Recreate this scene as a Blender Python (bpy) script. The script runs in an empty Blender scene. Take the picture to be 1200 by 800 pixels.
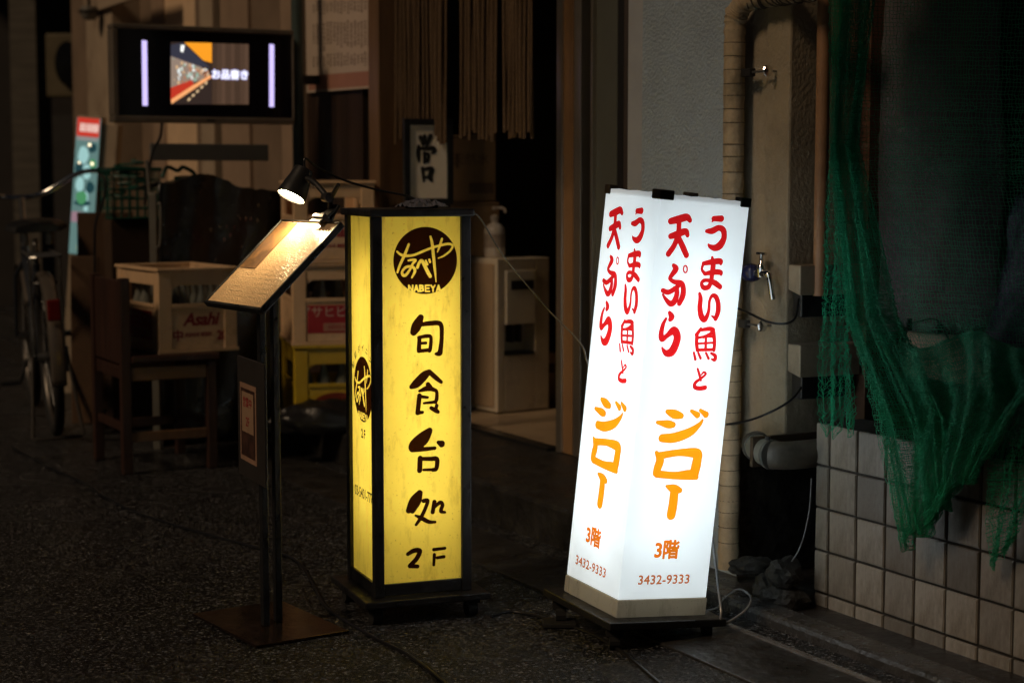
import bpy, bmesh, math, random
import numpy as np
from mathutils import Matrix, Vector
random.seed(7)
SC = bpy.context.scene
COL = SC.collection

# ------------------------------------------------------------------ camera
F_PX, CAM_H = 2050.0, 1.06
PITCH = math.atan(192 / F_PX)
cd = bpy.data.cameras.new('camera'); cam = bpy.data.objects.new('camera', cd); COL.objects.link(cam)
cam.location = (0, 0, CAM_H); cam.rotation_euler = (math.pi / 2 - PITCH, 0, 0)
cd.sensor_width = 36; cd.lens = F_PX / 1200 * 36; cd.clip_start = .05; cd.clip_end = 500
cd.dof.use_dof = True; cd.dof.focus_distance = 4.05; cd.dof.aperture_fstop = 3.4
SC.camera = cam
# ------------------------------------------------------------------ sky, faint town glow, exposure
w = bpy.data.worlds.new('World'); SC.world = w; w.use_nodes = True
nt = w.node_tree; bg = nt.nodes['Background']
sky = nt.nodes.new('ShaderNodeTexSky'); sky.sky_type = 'NISHITA'; sky.sun_disc = False
SUN_EL, SUN_AZ = math.radians(42), math.radians(231)      # azimuth from +Y, clockwise
sky.sun_elevation = SUN_EL; sky.sun_rotation = SUN_AZ
nt.links.new(sky.outputs[0], bg.inputs[0]); bg.inputs[1].default_value = 0.0022
sd = bpy.data.lights.new('sun', 'SUN'); sun = bpy.data.objects.new('sun', sd); COL.objects.link(sun)
sd.energy = .95; sd.color = (1, .72, .46); sd.angle = math.radians(12)
sdir = Vector((math.sin(SUN_AZ) * math.cos(SUN_EL), math.cos(SUN_AZ) * math.cos(SUN_EL), math.sin(SUN_EL)))
sun.rotation_euler = sdir.to_track_quat('Z', 'Y').to_euler()
SC.view_settings.view_transform = 'Standard'; SC.view_settings.look = 'None'
SC.view_settings.exposure = 0; SC.view_settings.gamma = 1
SC.render.engine = 'CYCLES'
SC.cycles.max_bounces = 10; SC.cycles.diffuse_bounces = 5; SC.cycles.transparent_max_bounces = 16
SC.cycles.sample_clamp_indirect = 3.0
SC.cycles.use_denoising = True

# ------------------------------------------------------------------ photograph measurements -> places
CT, ST = math.cos(PITCH), math.sin(PITCH)
def ray(px, py):
    x = (px - 600) / F_PX; v = -(py - 400) / F_PX
    return Vector((x, CT + v * ST, -ST + v * CT))
EYE = Vector((0, 0, CAM_H))
def gp(px, py, z=0.0):
    d = ray(px, py); return EYE + d * ((z - CAM_H) / d.z)
def at(px, py, Y):
    d = ray(px, py); return EYE + d * (Y / d.y)
def hit(px, py, o, n):
    d = ray(px, py); return EYE + d * ((o - EYE).dot(n) / d.dot(n))
PHI = math.radians(27.6)
A = Vector((math.sin(PHI), -math.cos(PHI), 0)); I = Vector((math.cos(PHI), math.sin(PHI), 0)); Z = Vector((0, 0, 1))
O = gp(953, 712)
def frame(o, x, y, z):
    return Matrix(((x.x, y.x, z.x, o.x), (x.y, y.y, z.y, o.y), (x.z, y.z, z.z, o.z), (0, 0, 0, 1)))
FM = frame(O, A, I, Z)                 # street front: x along it towards the viewer, y into the building
def fx(px, py, d):                     # -> (a, z) on the plane d metres behind the front
    p = hit(px, py, O + I * d, I) - O
    return p.dot(A), p.z
def fa(px, py, d): return fx(px, py, d)[0]
def FP(a, d, z): return FM @ Vector((a, d, z))

# ------------------------------------------------------------------ materials
MATS = {}
def mat(name, col, rough=.6, metal=0.0, vary=.25, vscale=9.0, bump=0.0, bscale=60.0, spec=.5, coat=0.0, rvary=0.0,
        dirt=None, dscale=4.0, dlo=.5, dhi=.7, stretch=None, rand=0.0, transm=0.0, alpha=1.0, ior=1.45):
    if name in MATS: return MATS[name]
    m = bpy.data.materials.new(name); m.use_nodes = True; MATS[name] = m
    N, L = m.node_tree.nodes, m.node_tree.links
    b = N['Principled BSDF']
    b.inputs['Metallic'].default_value = metal; b.inputs['Roughness'].default_value = rough
    b.inputs['Specular IOR Level'].default_value = spec; b.inputs['Coat Weight'].default_value = coat
    b.inputs['Coat Roughness'].default_value = .12; b.inputs['IOR'].default_value = ior
    b.inputs['Transmission Weight'].default_value = transm; b.inputs['Alpha'].default_value = alpha
    tc = N.new('ShaderNodeTexCoord'); src = tc.outputs['Object']
    if stretch:
        mp = N.new('ShaderNodeMapping'); mp.inputs['Scale'].default_value = stretch
        L.new(src, mp.inputs[0]); src = mp.outputs[0]
    nz = N.new('ShaderNodeTexNoise'); nz.inputs['Scale'].default_value = vscale; nz.inputs['Detail'].default_value = 6
    nz.inputs['Roughness'].default_value = .65
    L.new(src, nz.inputs['Vector'])
    rp = N.new('ShaderNodeMapRange'); rp.inputs[1].default_value = .25; rp.inputs[2].default_value = .75
    rp.inputs[3].default_value = 1 - vary; rp.inputs[4].default_value = 1 + vary
    L.new(nz.outputs['Fac'], rp.inputs[0])
    mx = N.new('ShaderNodeVectorMath'); mx.operation = 'SCALE'; mx.inputs[0].default_value = col[:3]
    fac = rp.outputs[0]
    if rand:
        oi = N.new('ShaderNodeObjectInfo'); r2 = N.new('ShaderNodeMapRange')
        r2.inputs[3].default_value = 1 - rand; r2.inputs[4].default_value = 1 + rand
        L.new(oi.outputs['Random'], r2.inputs[0])
        mm = N.new('ShaderNodeMath'); mm.operation = 'MULTIPLY'; L.new(fac, mm.inputs[0]); L.new(r2.outputs[0], mm.inputs[1]); fac = mm.outputs[0]
    L.new(fac, mx.inputs['Scale'])
    out = mx.outputs[0]
    if dirt:
        dn = N.new('ShaderNodeTexNoise'); dn.inputs['Scale'].default_value = dscale; dn.inputs['Detail'].default_value = 8
        dn.inputs['Roughness'].default_value = .7; L.new(src, dn.inputs['Vector'])
        dr = N.new('ShaderNodeMapRange'); dr.inputs[1].default_value = dlo; dr.inputs[2].default_value = dhi
        L.new(dn.outputs['Fac'], dr.inputs[0])
        mi = N.new('ShaderNodeMix'); mi.data_type = 'RGBA'
        L.new(dr.outputs[0], mi.inputs[0]); L.new(out, mi.inputs[6]); mi.inputs[7].default_value = (*dirt[:3], 1)
        out = mi.outputs[2]
    L.new(out, b.inputs['Base Color'])
    if rvary:
        r3 = N.new('ShaderNodeMapRange'); r3.inputs[1].default_value = .3; r3.inputs[2].default_value = .7
        r3.inputs[3].default_value = max(.03, rough - rvary); r3.inputs[4].default_value = min(1, rough + rvary)
        L.new(nz.outputs['Fac'], r3.inputs[0]); L.new(r3.outputs[0], b.inputs['Roughness'])
    if bump:
        bn = N.new('ShaderNodeTexNoise'); bn.inputs['Scale'].default_value = bscale; bn.inputs['Detail'].default_value = 4
        L.new(src, bn.inputs['Vector'])
        bu = N.new('ShaderNodeBump'); bu.inputs['Strength'].default_value = bump; bu.inputs['Distance'].default_value = .01
        L.new(bn.outputs['Fac'], bu.inputs['Height']); L.new(bu.outputs[0], b.inputs['Normal'])
    return m
def emit(name, col, s):
    if name in MATS: return MATS[name]
    m = bpy.data.materials.new(name); m.use_nodes = True; MATS[name] = m
    N, L = m.node_tree.nodes, m.node_tree.links
    N.remove(N['Principled BSDF']); e = N.new('ShaderNodeEmission'); e.inputs[0].default_value = (*col, 1); e.inputs[1].default_value = s
    L.new(e.outputs[0], N['Material Output'].inputs[0]); return m
def film(name, col):                   # coloured cut vinyl film stuck on a backlit panel
    if name in MATS: return MATS[name]
    m = bpy.data.materials.new(name); m.use_nodes = True; MATS[name] = m
    N, L = m.node_tree.nodes, m.node_tree.links
    N.remove(N['Principled BSDF']); t = N.new('ShaderNodeBsdfTransparent'); t.inputs[0].default_value = (*col, 1)
    g = N.new('ShaderNodeBsdfGlossy'); g.inputs[0].default_value = (.8, .8, .8, 1); g.inputs[1].default_value = .3
    ms = N.new('ShaderNodeMixShader'); ms.inputs[0].default_value = .015
    L.new(t.outputs[0], ms.inputs[1]); L.new(g.outputs[0], ms.inputs[2]); L.new(ms.outputs[0], N['Material Output'].inputs[0]); return m
def backlit(name, col, s, spot=None, amt=1.0):  # milky acrylic lit from behind: glows by itself and passes the tube's light
    m = bpy.data.materials.new(name); m.use_nodes = True; MATS[name] = m
    N, L = m.node_tree.nodes, m.node_tree.links
    N.remove(N['Principled BSDF'])
    tc = N.new('ShaderNodeTexCoord')
    nz = N.new('ShaderNodeTexNoise'); nz.inputs['Scale'].default_value = 7; nz.inputs['Detail'].default_value = 5
    L.new(tc.outputs['Object'], nz.inputs['Vector'])
    r = N.new('ShaderNodeMapRange'); r.inputs[1].default_value = .3; r.inputs[2].default_value = .7
    r.inputs[3].default_value = .9; r.inputs[4].default_value = 1.06; L.new(nz.outputs['Fac'], r.inputs[0])
    c = N.new('ShaderNodeVectorMath'); c.operation = 'SCALE'; c.inputs[0].default_value = col; L.new(r.outputs[0], c.inputs['Scale'])
    out = c.outputs[0]
    if spot:                            # rust specks and streaks washed down the panel
        mp = N.new('ShaderNodeMapping'); mp.inputs['Scale'].default_value = (1, 1, .3); L.new(tc.outputs['Object'], mp.inputs[0])
        for sc, lo, hi, am_ in ((150, .62, .70, .6), (26, .52, .78, .5)):
            n2 = N.new('ShaderNodeTexNoise'); n2.inputs['Scale'].default_value = sc; n2.inputs['Detail'].default_value = 5
            n2.inputs['Roughness'].default_value = .7
            L.new(tc.outputs['Object'] if sc > 100 else mp.outputs[0], n2.inputs['Vector'])
            r2 = N.new('ShaderNodeMapRange'); r2.inputs[1].default_value = lo; r2.inputs[2].default_value = hi; r2.inputs[4].default_value = am_ * amt
            L.new(n2.outputs['Fac'], r2.inputs[0])
            mi = N.new('ShaderNodeMix'); mi.data_type = 'RGBA'; L.new(r2.outputs[0], mi.inputs[0]); L.new(out, mi.inputs[6])
            mi.inputs[7].default_value = (*spot, 1); out = mi.outputs[2]
    e = N.new('ShaderNodeEmission'); e.inputs[1].default_value = s; L.new(out, e.inputs[0])
    t = N.new('ShaderNodeBsdfTranslucent'); L.new(out, t.inputs[0])
    d = N.new('ShaderNodeBsdfDiffuse'); L.new(out, d.inputs[0])
    g = N.new('ShaderNodeBsdfGlossy'); g.inputs[1].default_value = .25
    m1 = N.new('ShaderNodeMixShader'); m1.inputs[0].default_value = .45; L.new(t.outputs[0], m1.inputs[1]); L.new(d.outputs[0], m1.inputs[2])
    m2 = N.new('ShaderNodeMixShader'); m2.inputs[0].default_value = .03; L.new(m1.outputs[0], m2.inputs[1]); L.new(g.outputs[0], m2.inputs[2])
    a = N.new('ShaderNodeAddShader'); L.new(m2.outputs[0], a.inputs[0]); L.new(e.outputs[0], a.inputs[1])
    L.new(a.outputs[0], N['Material Output'].inputs[0]); return m

BLACK = mat('black painted metal', (.012, .012, .013), .38, .0, .3, 20, .15, 90, rvary=.15)
BLACKP = mat('black plastic', (.015, .015, .016), .42, bump=.05)
RUBBER = mat('black rubber', (.01, .01, .01), .8)
CABLE = mat('black cable sheath', (.012, .012, .013), .3)
STEEL = mat('grey steel', (.32, .32, .31), .35, .9, .2)
CHROME = mat('chrome', (.7, .7, .7), .12, 1.0, .05)
ALU = mat('aluminium frame', (.42, .38, .32), .3, .85, .12)
WOODD = mat('dark stained wood', (.035, .014, .008), .5, vary=.5, vscale=4, stretch=(6, 6, .6), bump=.2)
WOODM = mat('brown wood', (.13, .068, .03), .55, vary=.4, vscale=5, stretch=(5, 5, .6), bump=.15)
WOODL = mat('pale wood', (.26, .16, .075), .55, vary=.35, vscale=5, stretch=(.6, 6, 6), bump=.15)
CREAM = mat('cream crate plastic', (.68, .46, .27), .42, vary=.12, dirt=(.16, .08, .04), dscale=7, dlo=.55, dhi=.85)
YELLOWP = mat('yellow crate plastic', (.52, .36, .02), .42, vary=.15, dirt=(.12, .08, .02), dscale=7, dlo=.55, dhi=.8)
REDPRINT = mat('red print', (.36, .015, .025), .5, vary=.15)
MAROON = mat('maroon print', (.26, .015, .02), .5, vary=.15)
WHITEPRINT = mat('white print', (.6, .5, .42), .5, vary=.1)
INK = mat('black ink', (.012, .011, .01), .6)
PAPER = mat('off white paper', (.90, .80, .66), .75, vary=.08)
BEIGEW = mat('beige painted wall', (.36, .28, .20), .8, vary=.22, vscale=3, bump=.15, dirt=(.12, .07, .04), dscale=2.5, dlo=.55, dhi=.8)
STUCCO = mat('grey stucco', (.27, .335, .40), .85, vary=.16, vscale=5, bump=.9, bscale=110, dirt=(.18, .19, .19), dscale=5, dlo=.55, dhi=.8)
CONC = mat('weathered concrete', (.24, .20, .14), .8, vary=.3, vscale=4, bump=.35, bscale=90, dirt=(.09, .07, .05), dscale=3, dlo=.52, dhi=.78)
CONCD = mat('dark wet concrete', (.022, .021, .020), .42, vary=.5, vscale=9, bump=.5, bscale=45, rvary=.2)
DARKW = mat('dark wall', (.022, .018, .016), .8, vary=.4, vscale=3)
CARD = mat('brown cardboard', (.22, .13, .06), .75, vary=.15, vscale=5)
GLASSB = mat('grey bottle glass', (.24, .25, .22), .08, spec=.7, transm=.35, vary=.1)
CAPW = mat('pale bottle cap', (.5, .46, .4), .4)

# ------------------------------------------------------------------ mesh building
PM = {}
class MB:
    def __init__(s, T=None): s.v, s.f, s.mi, s.T, s.cur = [], [], [], T, 0
    def add(s, vs, fs):
        n = len(s.v)
        s.v += [(s.T @ Vector(q)) if s.T is not None else Vector(q) for q in vs]
        s.f += [tuple(i + n for i in q) for q in fs]; s.mi += [s.cur] * len(fs)
        return s
    def box(s, x0, x1, y0, y1, z0, z1, M=None):
        vs = [Vector((x, y, z)) for z in (z0, z1) for y in (y0, y1) for x in (x0, x1)]
        if M is not None: vs = [M @ q for q in vs]
        return s.add(vs, [(0, 2, 3, 1), (4, 5, 7, 6), (0, 1, 5, 4), (2, 6, 7, 3), (0, 4, 6, 2), (1, 3, 7, 5)])
    def bar(s, p, q, wd, ht, up=Z):
        p, q = Vector(p), Vector(q); y = (q - p); l = y.length; y = y / l
        x = y.cross(up)
        x = x.normalized() if x.length > 1e-6 else Vector((1, 0, 0))
        return s.box(-wd / 2, wd / 2, 0, l, -ht / 2, ht / 2, frame(p, x, y, x.cross(y)))
    def tube(s, pts, r, n=8, cap=True):
        pts = [Vector(p) for p in pts]; k = len(pts)
        rs = r if isinstance(r, (list, tuple)) else [r] * k
        t0 = (pts[1] - pts[0]).normalized()
        nx = t0.cross(Z if abs(t0.z) < .9 else Vector((1, 0, 0))).normalized()
        vs = []
        for i, p in enumerate(pts):
            t = (pts[min(i + 1, k - 1)] - pts[max(i - 1, 0)]).normalized()
            nx = (nx - t * nx.dot(t)).normalized(); ny = t.cross(nx)
            vs += [p + (nx * math.cos(a) + ny * math.sin(a)) * rs[i] for a in (2 * math.pi * j / n for j in range(n))]
        fs = [(i * n + j, i * n + (j + 1) % n, (i + 1) * n + (j + 1) % n, (i + 1) * n + j) for i in range(k - 1) for j in range(n)]
        if cap: fs += [tuple(range(n))[::-1], tuple(range((k - 1) * n, k * n))]
        return s.add(vs, fs)
    def lathe(s, prof, M=None, n=20, cap=True):
        vs = [Vector((r * math.cos(a), r * math.sin(a), z)) for r, z in prof for a in (2 * math.pi * j / n for j in range(n))]
        if M is not None: vs = [M @ q for q in vs]
        k = len(prof)
        fs = [(i * n + j, i * n + (j + 1) % n, (i + 1) * n + (j + 1) % n, (i + 1) * n + j) for i in range(k - 1) for j in range(n)]
        if cap and prof[0][0] > 1e-5: fs.append(tuple(range(n))[::-1])
        if cap and prof[-1][0] > 1e-5: fs.append(tuple(range((k - 1) * n, k * n)))
        return s.add(vs, fs)
    def prism(s, poly, M, d):           # poly in M's xy plane, thickness d along +z
        k = len(poly)
        vs = [M @ Vector((x, y, 0)) for x, y in poly] + [M @ Vector((x, y, d)) for x, y in poly]
        return s.add(vs, [tuple(range(k))[::-1], tuple(range(k, 2 * k))] + [(i, (i + 1) % k, k + (i + 1) % k, k + i) for i in range(k)])
    def quad(s, a, b, c, d): return s.add([a, b, c, d], [(0, 1, 2, 3)])
    def torus(s, M, R, r, n=32, k=8, a0=0, a1=2 * math.pi):
        full = abs(a1 - a0 - 2 * math.pi) < 1e-4; n2 = n if full else n + 1
        pts = []
        for i in range(n2):
            a = a0 + (a1 - a0) * i / n
            for j in range(k):
                b = 2 * math.pi * j / k; q = R + r * math.cos(b)
                pts.append(M @ Vector((q * math.cos(a), q * math.sin(a), r * math.sin(b))))
        fs = [((i * k + j), ((i + 1) % n2) * k + j, ((i + 1) % n2) * k + (j + 1) % k, i * k + (j + 1) % k) for i in range(n) for j in range(k)]
        return s.add(pts, fs)
    def build(s, name, m, parent=None, bevel=0.0, smooth=False, kind=None):
        inv = PM[parent.name].inverted() if parent is not None else None
        me = bpy.data.meshes.new(name)
        me.from_pydata([tuple(inv @ q) if inv else tuple(q) for q in s.v], [], s.f)
        for q in (m if isinstance(m, (list, tuple)) else [m]): me.materials.append(q)
        if isinstance(m, (list, tuple)): me.polygons.foreach_set('material_index', s.mi)
        if smooth: me.polygons.foreach_set('use_smooth', [True] * len(me.polygons))
        bm = bmesh.new(); bm.from_mesh(me); bmesh.ops.recalc_face_normals(bm, faces=bm.faces); bm.to_mesh(me); bm.free()
        return link(name, me, parent, bevel, smooth, kind)
def link(name, me, parent=None, bevel=0.0, smooth=False, kind=None):
    o = bpy.data.objects.new(name, me); COL.objects.link(o)
    if parent is not None: o.parent = parent; PM[o.name] = PM[parent.name]
    else: PM[o.name] = Matrix.Identity(4)
    if kind: o['kind'] = kind
    if bevel:
        b = o.modifiers.new('bevel', 'BEVEL'); b.width = bevel; b.segments = 2; b.limit_method = 'ANGLE'; b.angle_limit = math.radians(40)
    if smooth:
        try: me.set_sharp_from_angle(angle=math.radians(40))
        except Exception: pass
    return o
def thing(name, label, cat, M=None, group=None):
    o = bpy.data.objects.new(name, None); COL.objects.link(o); o.empty_display_size = .1
    M = M if M is not None else Matrix.Identity(4)
    if isinstance(M, Vector): M = Matrix.Translation(M)
    o.matrix_world = M; PM[o.name] = M.copy()
    return tag(o, label, cat, group)
def tag(o, label, cat, group=None):
    o['label'] = label; o['category'] = cat
    if group: o['group'] = group
    return o
def copy_tree(o, M=None, parent=None):
    c = o.copy(); COL.objects.link(c)
    if parent is not None: c.parent = parent
    else: c.matrix_world = M
    PM[c.name] = M if M is not None else PM[parent.name]
    for ch in [q for q in bpy.data.objects if q.parent == o]: copy_tree(ch, None, c)
    return c
def spline(pts, n=8):
    pts = [Vector(p) for p in pts]; out = []
    for i in range(len(pts) - 1):
        p0, p1, p2, p3 = pts[max(i - 1, 0)], pts[i], pts[i + 1], pts[min(i + 2, len(pts) - 1)]
        for j in range(n):
            t = j / n
            out.append(.5 * ((2 * p1) + (p2 - p0) * t + (2 * p0 - 5 * p1 + 4 * p2 - p3) * t * t + (3 * p1 - p0 - 3 * p2 + p3) * t ** 3))
    return out + [pts[-1]]
def yaw(o, deg): return Matrix.Translation(o) @ Matrix.Rotation(math.radians(deg), 4, 'Z')
def dir_frame(o, zdir):                 # frame whose z axis points along zdir
    z = Vector(zdir).normalized(); x = (Z if abs(z.z) < .95 else Vector((1, 0, 0))).cross(z).normalized()
    return frame(Vector(o), x, z.cross(x), z)

# ------------------------------------------------------------------ lettering
def fill_mesh(loops):
    c = bpy.data.curves.new('outline', 'CURVE'); c.dimensions = '2D'; c.fill_mode = 'BOTH'
    for lp in loops:
        s = c.splines.new('POLY'); s.points.add(len(lp) - 1); s.use_cyclic_u = True
        s.points.foreach_set('co', [q for x, y in lp for q in (x, y, 0, 1)])
    return curve_mesh(c)
def curve_mesh(c):
    o = bpy.data.objects.new('outline', c); COL.objects.link(o); bpy.context.view_layer.update()
    me = bpy.data.meshes.new_from_object(o.evaluated_get(bpy.context.evaluated_depsgraph_get()))
    bpy.data.objects.remove(o); bpy.data.curves.remove(c); return me
def text_mesh(body, size, bold=0.0, shear=0.0, align='CENTER', space=1.0, sx=1.0, line=1.0):
    c = bpy.data.curves.new('text', 'FONT'); c.body = body; c.size = size; c.offset = bold; c.shear = shear
    c.align_x = align; c.align_y = 'CENTER'; c.space_character = space; c.space_line = line; c.resolution_u = 3
    me = curve_mesh(c)
    if sx != 1: me.transform(Matrix.Diagonal((sx, 1, 1, 1)))
    return me
def place(name, me, M, m, parent):      # lettering mesh in the xy plane of M, as child of parent
    me.transform(PM[parent.name].inverted() @ M); me.materials.clear(); me.materials.append(m); me.name = name
    return link(name, me, parent)
def rdp(p, eps):
    keep = np.zeros(len(p), bool); keep[0] = keep[-1] = True; st = [(0, len(p) - 1)]
    while st:
        a, b = st.pop()
        if b - a < 2: continue
        d = p[b] - p[a]; l = np.hypot(*d); q = p[a + 1:b] - p[a]
        h = np.abs(d[0] * q[:, 1] - d[1] * q[:, 0]) / l if l > 1e-9 else np.hypot(q[:, 0], q[:, 1])
        k = int(h.argmax())
        if h[k] > eps: keep[a + 1 + k] = True; st += [(a, a + 1 + k), (a + 1 + k, b)]
    return p[keep]
def ink(strokes, res=.0005, disc=None, fill=None):
    """brush strokes [(x, y, r), ...] in metres -> filled outlines of their union (or of a disc minus them)"""
    segs = []
    for s in strokes:
        s = spline([Vector(q) for q in s], 6) if len(s) > 2 else [Vector(q) for q in s]
        segs += [(s[i], s[i + 1]) for i in range(len(s) - 1)]
    if disc: x0, x1, y0, y1 = disc[0] - disc[2], disc[0] + disc[2], disc[1] - disc[2], disc[1] + disc[2]
    else:
        q = [p for sg in segs for p in sg]
        x0, x1 = min(p.x - p.z for p in q), max(p.x + p.z for p in q); y0, y1 = min(p.y - p.z for p in q), max(p.y + p.z for p in q)
    x0 -= 3 * res; y0 -= 3 * res; nx, ny = int((x1 - x0) / res) + 6, int((y1 - y0) / res) + 6
    gx, gy = x0 + np.arange(nx) * res, y0 + np.arange(ny) * res
    F = np.full((nx, ny), 1.0)
    for a, b in segs:
        R = max(a.z, b.z) + 3 * res
        i0, i1 = max(0, int((min(a.x, b.x) - R - x0) / res)), min(nx, int((max(a.x, b.x) + R - x0) / res) + 2)
        j0, j1 = max(0, int((min(a.y, b.y) - R - y0) / res)), min(ny, int((max(a.y, b.y) + R - y0) / res) + 2)
        if i1 <= i0 or j1 <= j0: continue
        X, Y = gx[i0:i1, None], gy[None, j0:j1]; dx, dy = b.x - a.x, b.y - a.y; l2 = dx * dx + dy * dy + 1e-12
        t = np.clip(((X - a.x) * dx + (Y - a.y) * dy) / l2, 0, 1)
        D = np.hypot(X - a.x - t * dx, Y - a.y - t * dy) - (a.z + t * (b.z - a.z))
        F[i0:i1, j0:j1] = np.minimum(F[i0:i1, j0:j1], D)
    if fill:
        X, Y = np.meshgrid(gx, gy, indexing='ij'); ins = np.zeros(X.shape, bool)
        for (ax, ay), (bx, by) in fill:
            if abs(ay - by) < 1e-12: continue
            ins ^= ((ay > Y) != (by > Y)) & (X < (bx - ax) * (Y - ay) / (by - ay) + ax)
        F = np.where(ins, np.minimum(F, -res), F)
    if disc: F = np.maximum(np.hypot(gx[:, None] - disc[0], gy[None] - disc[1]) - disc[2], -F)
    F[F == 0] = 1e-9
    S = F < 0
    code = S[:-1, :-1] * 1 + S[1:, :-1] * 2 + S[1:, 1:] * 4 + S[:-1, 1:] * 8
    T = {1: [(3, 0)], 2: [(0, 1)], 3: [(3, 1)], 4: [(1, 2)], 5: [(3, 2), (1, 0)], 6: [(0, 2)], 7: [(3, 2)], 8: [(2, 3)], 9: [(2, 0)],
         10: [(0, 3), (2, 1)], 11: [(2, 1)], 12: [(1, 3)], 13: [(1, 0)], 14: [(0, 3)]}
    nxt = {}
    for i, j in zip(*np.nonzero((code > 0) & (code < 15))):
        E_ = ((i, j, 0), (i + 1, j, 1), (i, j + 1, 0), (i, j, 1))
        for p, q in T[int(code[i, j])]: nxt[E_[p]] = E_[q]
    def pt(e):
        i, j, k = e; a = F[i, j]; b = F[i + 1, j] if k == 0 else F[i, j + 1]; t = a / (a - b)
        return (gx[i] + t * res, gy[j]) if k == 0 else (gx[i], gy[j] + t * res)
    loops = []
    while nxt:
        s = next(iter(nxt)); e = s; lp = []
        while e in nxt: lp.append(pt(e)); e = nxt.pop(e)
        if len(lp) > 6:
            p = np.array(lp); h = len(p) // 2
            p = np.vstack([rdp(p[:h + 1], res * .22)[:-1], rdp(np.vstack([p[h:], p[:1]]), res * .22)[:-1]])
            loops.append([tuple(q) for q in p])
    return fill_mesh(loops)
def bold_text(body, size, r, res=.0004, **k):   # heavier letters: the outline inked round the filled glyphs
    me = text_mesh(body, size, **k); cnt = {}
    for p in me.polygons:
        for e in p.edge_keys: cnt[e] = cnt.get(e, 0) + 1
    ed = [((me.vertices[a].co.x, me.vertices[a].co.y), (me.vertices[b].co.x, me.vertices[b].co.y)) for (a, b), n in cnt.items() if n == 1]
    return ink([[(*a, r), (*b, r)] for a, b in ed], res, fill=ed)
class Panel:
    """a flat face given by its lower left corner, its right and its up direction; turns photograph measures into face measures"""
    def __init__(s, o, r, u): s.o, s.r, s.u = Vector(o), Vector(r).normalized(), Vector(u).normalized(); s.n = s.r.cross(s.u)
    def M(s, x=0, y=0, off=.001, flip=1): return frame(s.o + s.r * x + s.u * y + s.n * off, s.r, s.u, s.n)
    def uv(s, px, py): q = hit(px, py, s.o, s.n) - s.o; return q.dot(s.r), q.dot(s.u)
    def strokes(s, ss, x0, y0, k, fat=1.0):       # strokes measured in an enlarged crop: corner x0, y0 and enlargement k
        out = []
        for st in ss:
            row = []
            for x, y, r in st:
                px, py = x0 + x / k, y0 + y / k; u, v = s.uv(px, py); dep = hit(px, py, s.o, s.n).y
                row.append((u, v, max(r, 3) * fat / k * dep / F_PX))
            out.append(row)
        return out

# ------------------------------------------------------------------ ground, step, gutter
asph = mat('wet asphalt', (.03, .028, .026), .42, vary=.5, vscale=160, spec=.5)
def asphalt_nodes(m):
    N, L = m.node_tree.nodes, m.node_tree.links; b = N['Principled BSDF']
    tc = N.new('ShaderNodeTexCoord')
    vo = N.new('ShaderNodeTexVoronoi'); vo.inputs['Scale'].default_value = 170; L.new(tc.outputs['Object'], vo.inputs['Vector'])
    n1 = N.new('ShaderNodeTexNoise'); n1.inputs['Scale'].default_value = 420; n1.inputs['Detail'].default_value = 3; L.new(tc.outputs['Object'], n1.inputs['Vector'])
    ad = N.new('ShaderNodeMath'); ad.operation = 'MULTIPLY_ADD'; ad.inputs[1].default_value = -1.0
    L.new(vo.outputs['Distance'], ad.inputs[0]); L.new(n1.outputs['Fac'], ad.inputs[2])
    bu = N.new('ShaderNodeBump'); bu.inputs['Strength'].default_value = .9; bu.inputs['Distance'].default_value = .006
    L.new(ad.outputs[0], bu.inputs['Height'])
    v3 = N.new('ShaderNodeTexVoronoi'); v3.inputs['Scale'].default_value = 125; L.new(tc.outputs['Object'], v3.inputs['Vector'])
    sb_ = N.new('ShaderNodeVectorMath'); sb_.operation = 'SUBTRACT'; L.new(v3.outputs['Color'], sb_.inputs[0]); sb_.inputs[1].default_value = (.5, .5, .5)
    sc_ = N.new('ShaderNodeVectorMath'); sc_.operation = 'MULTIPLY_ADD'; L.new(sb_.outputs[0], sc_.inputs[0]); sc_.inputs[1].default_value = (1.0, 1.0, .2); L.new(bu.outputs[0], sc_.inputs[2])
    nn_ = N.new('ShaderNodeVectorMath'); nn_.operation = 'NORMALIZE'; L.new(sc_.outputs[0], nn_.inputs[0]); L.new(nn_.outputs[0], b.inputs['Normal'])
    v2 = N.new('ShaderNodeTexVoronoi'); v2.inputs['Scale'].default_value = 185; L.new(tc.outputs['Object'], v2.inputs['Vector'])
    sp = N.new('ShaderNodeSeparateColor'); L.new(v2.outputs['Color'], sp.inputs[0])
    pw_ = N.new('ShaderNodeMath'); pw_.operation = 'POWER'; pw_.inputs[1].default_value = 8; L.new(sp.outputs[0], pw_.inputs[0])
    mr = N.new('ShaderNodeMapRange'); mr.inputs[3].default_value = .004; mr.inputs[4].default_value = .22; L.new(pw_.outputs[0], mr.inputs[0])
    cc = N.new('ShaderNodeVectorMath'); cc.operation = 'SCALE'; cc.inputs[0].default_value = (.92, .94, 1.0); L.new(mr.outputs[0], cc.inputs['Scale'])
    L.new(cc.outputs[0], b.inputs['Base Color'])
    n2 = N.new('ShaderNodeTexNoise'); n2.inputs['Scale'].default_value = 1.6; n2.inputs['Detail'].default_value = 5; L.new(tc.outputs['Object'], n2.inputs['Vector'])
    r = N.new('ShaderNodeMapRange'); r.inputs[1].default_value = .35; r.inputs[2].default_value = .65; r.inputs[3].default_value = .16; r.inputs[4].default_value = .36
    L.new(n2.outputs['Fac'], r.inputs[0]); L.new(r.outputs[0], b.inputs['Roughness'])
asphalt_nodes(asph)
m = MB(); m.quad((-40, -30, 0), (40, -30, 0), (40, 60, 0), (-40, 60, 0)); m.build('ground', asph, kind='structure')
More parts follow.
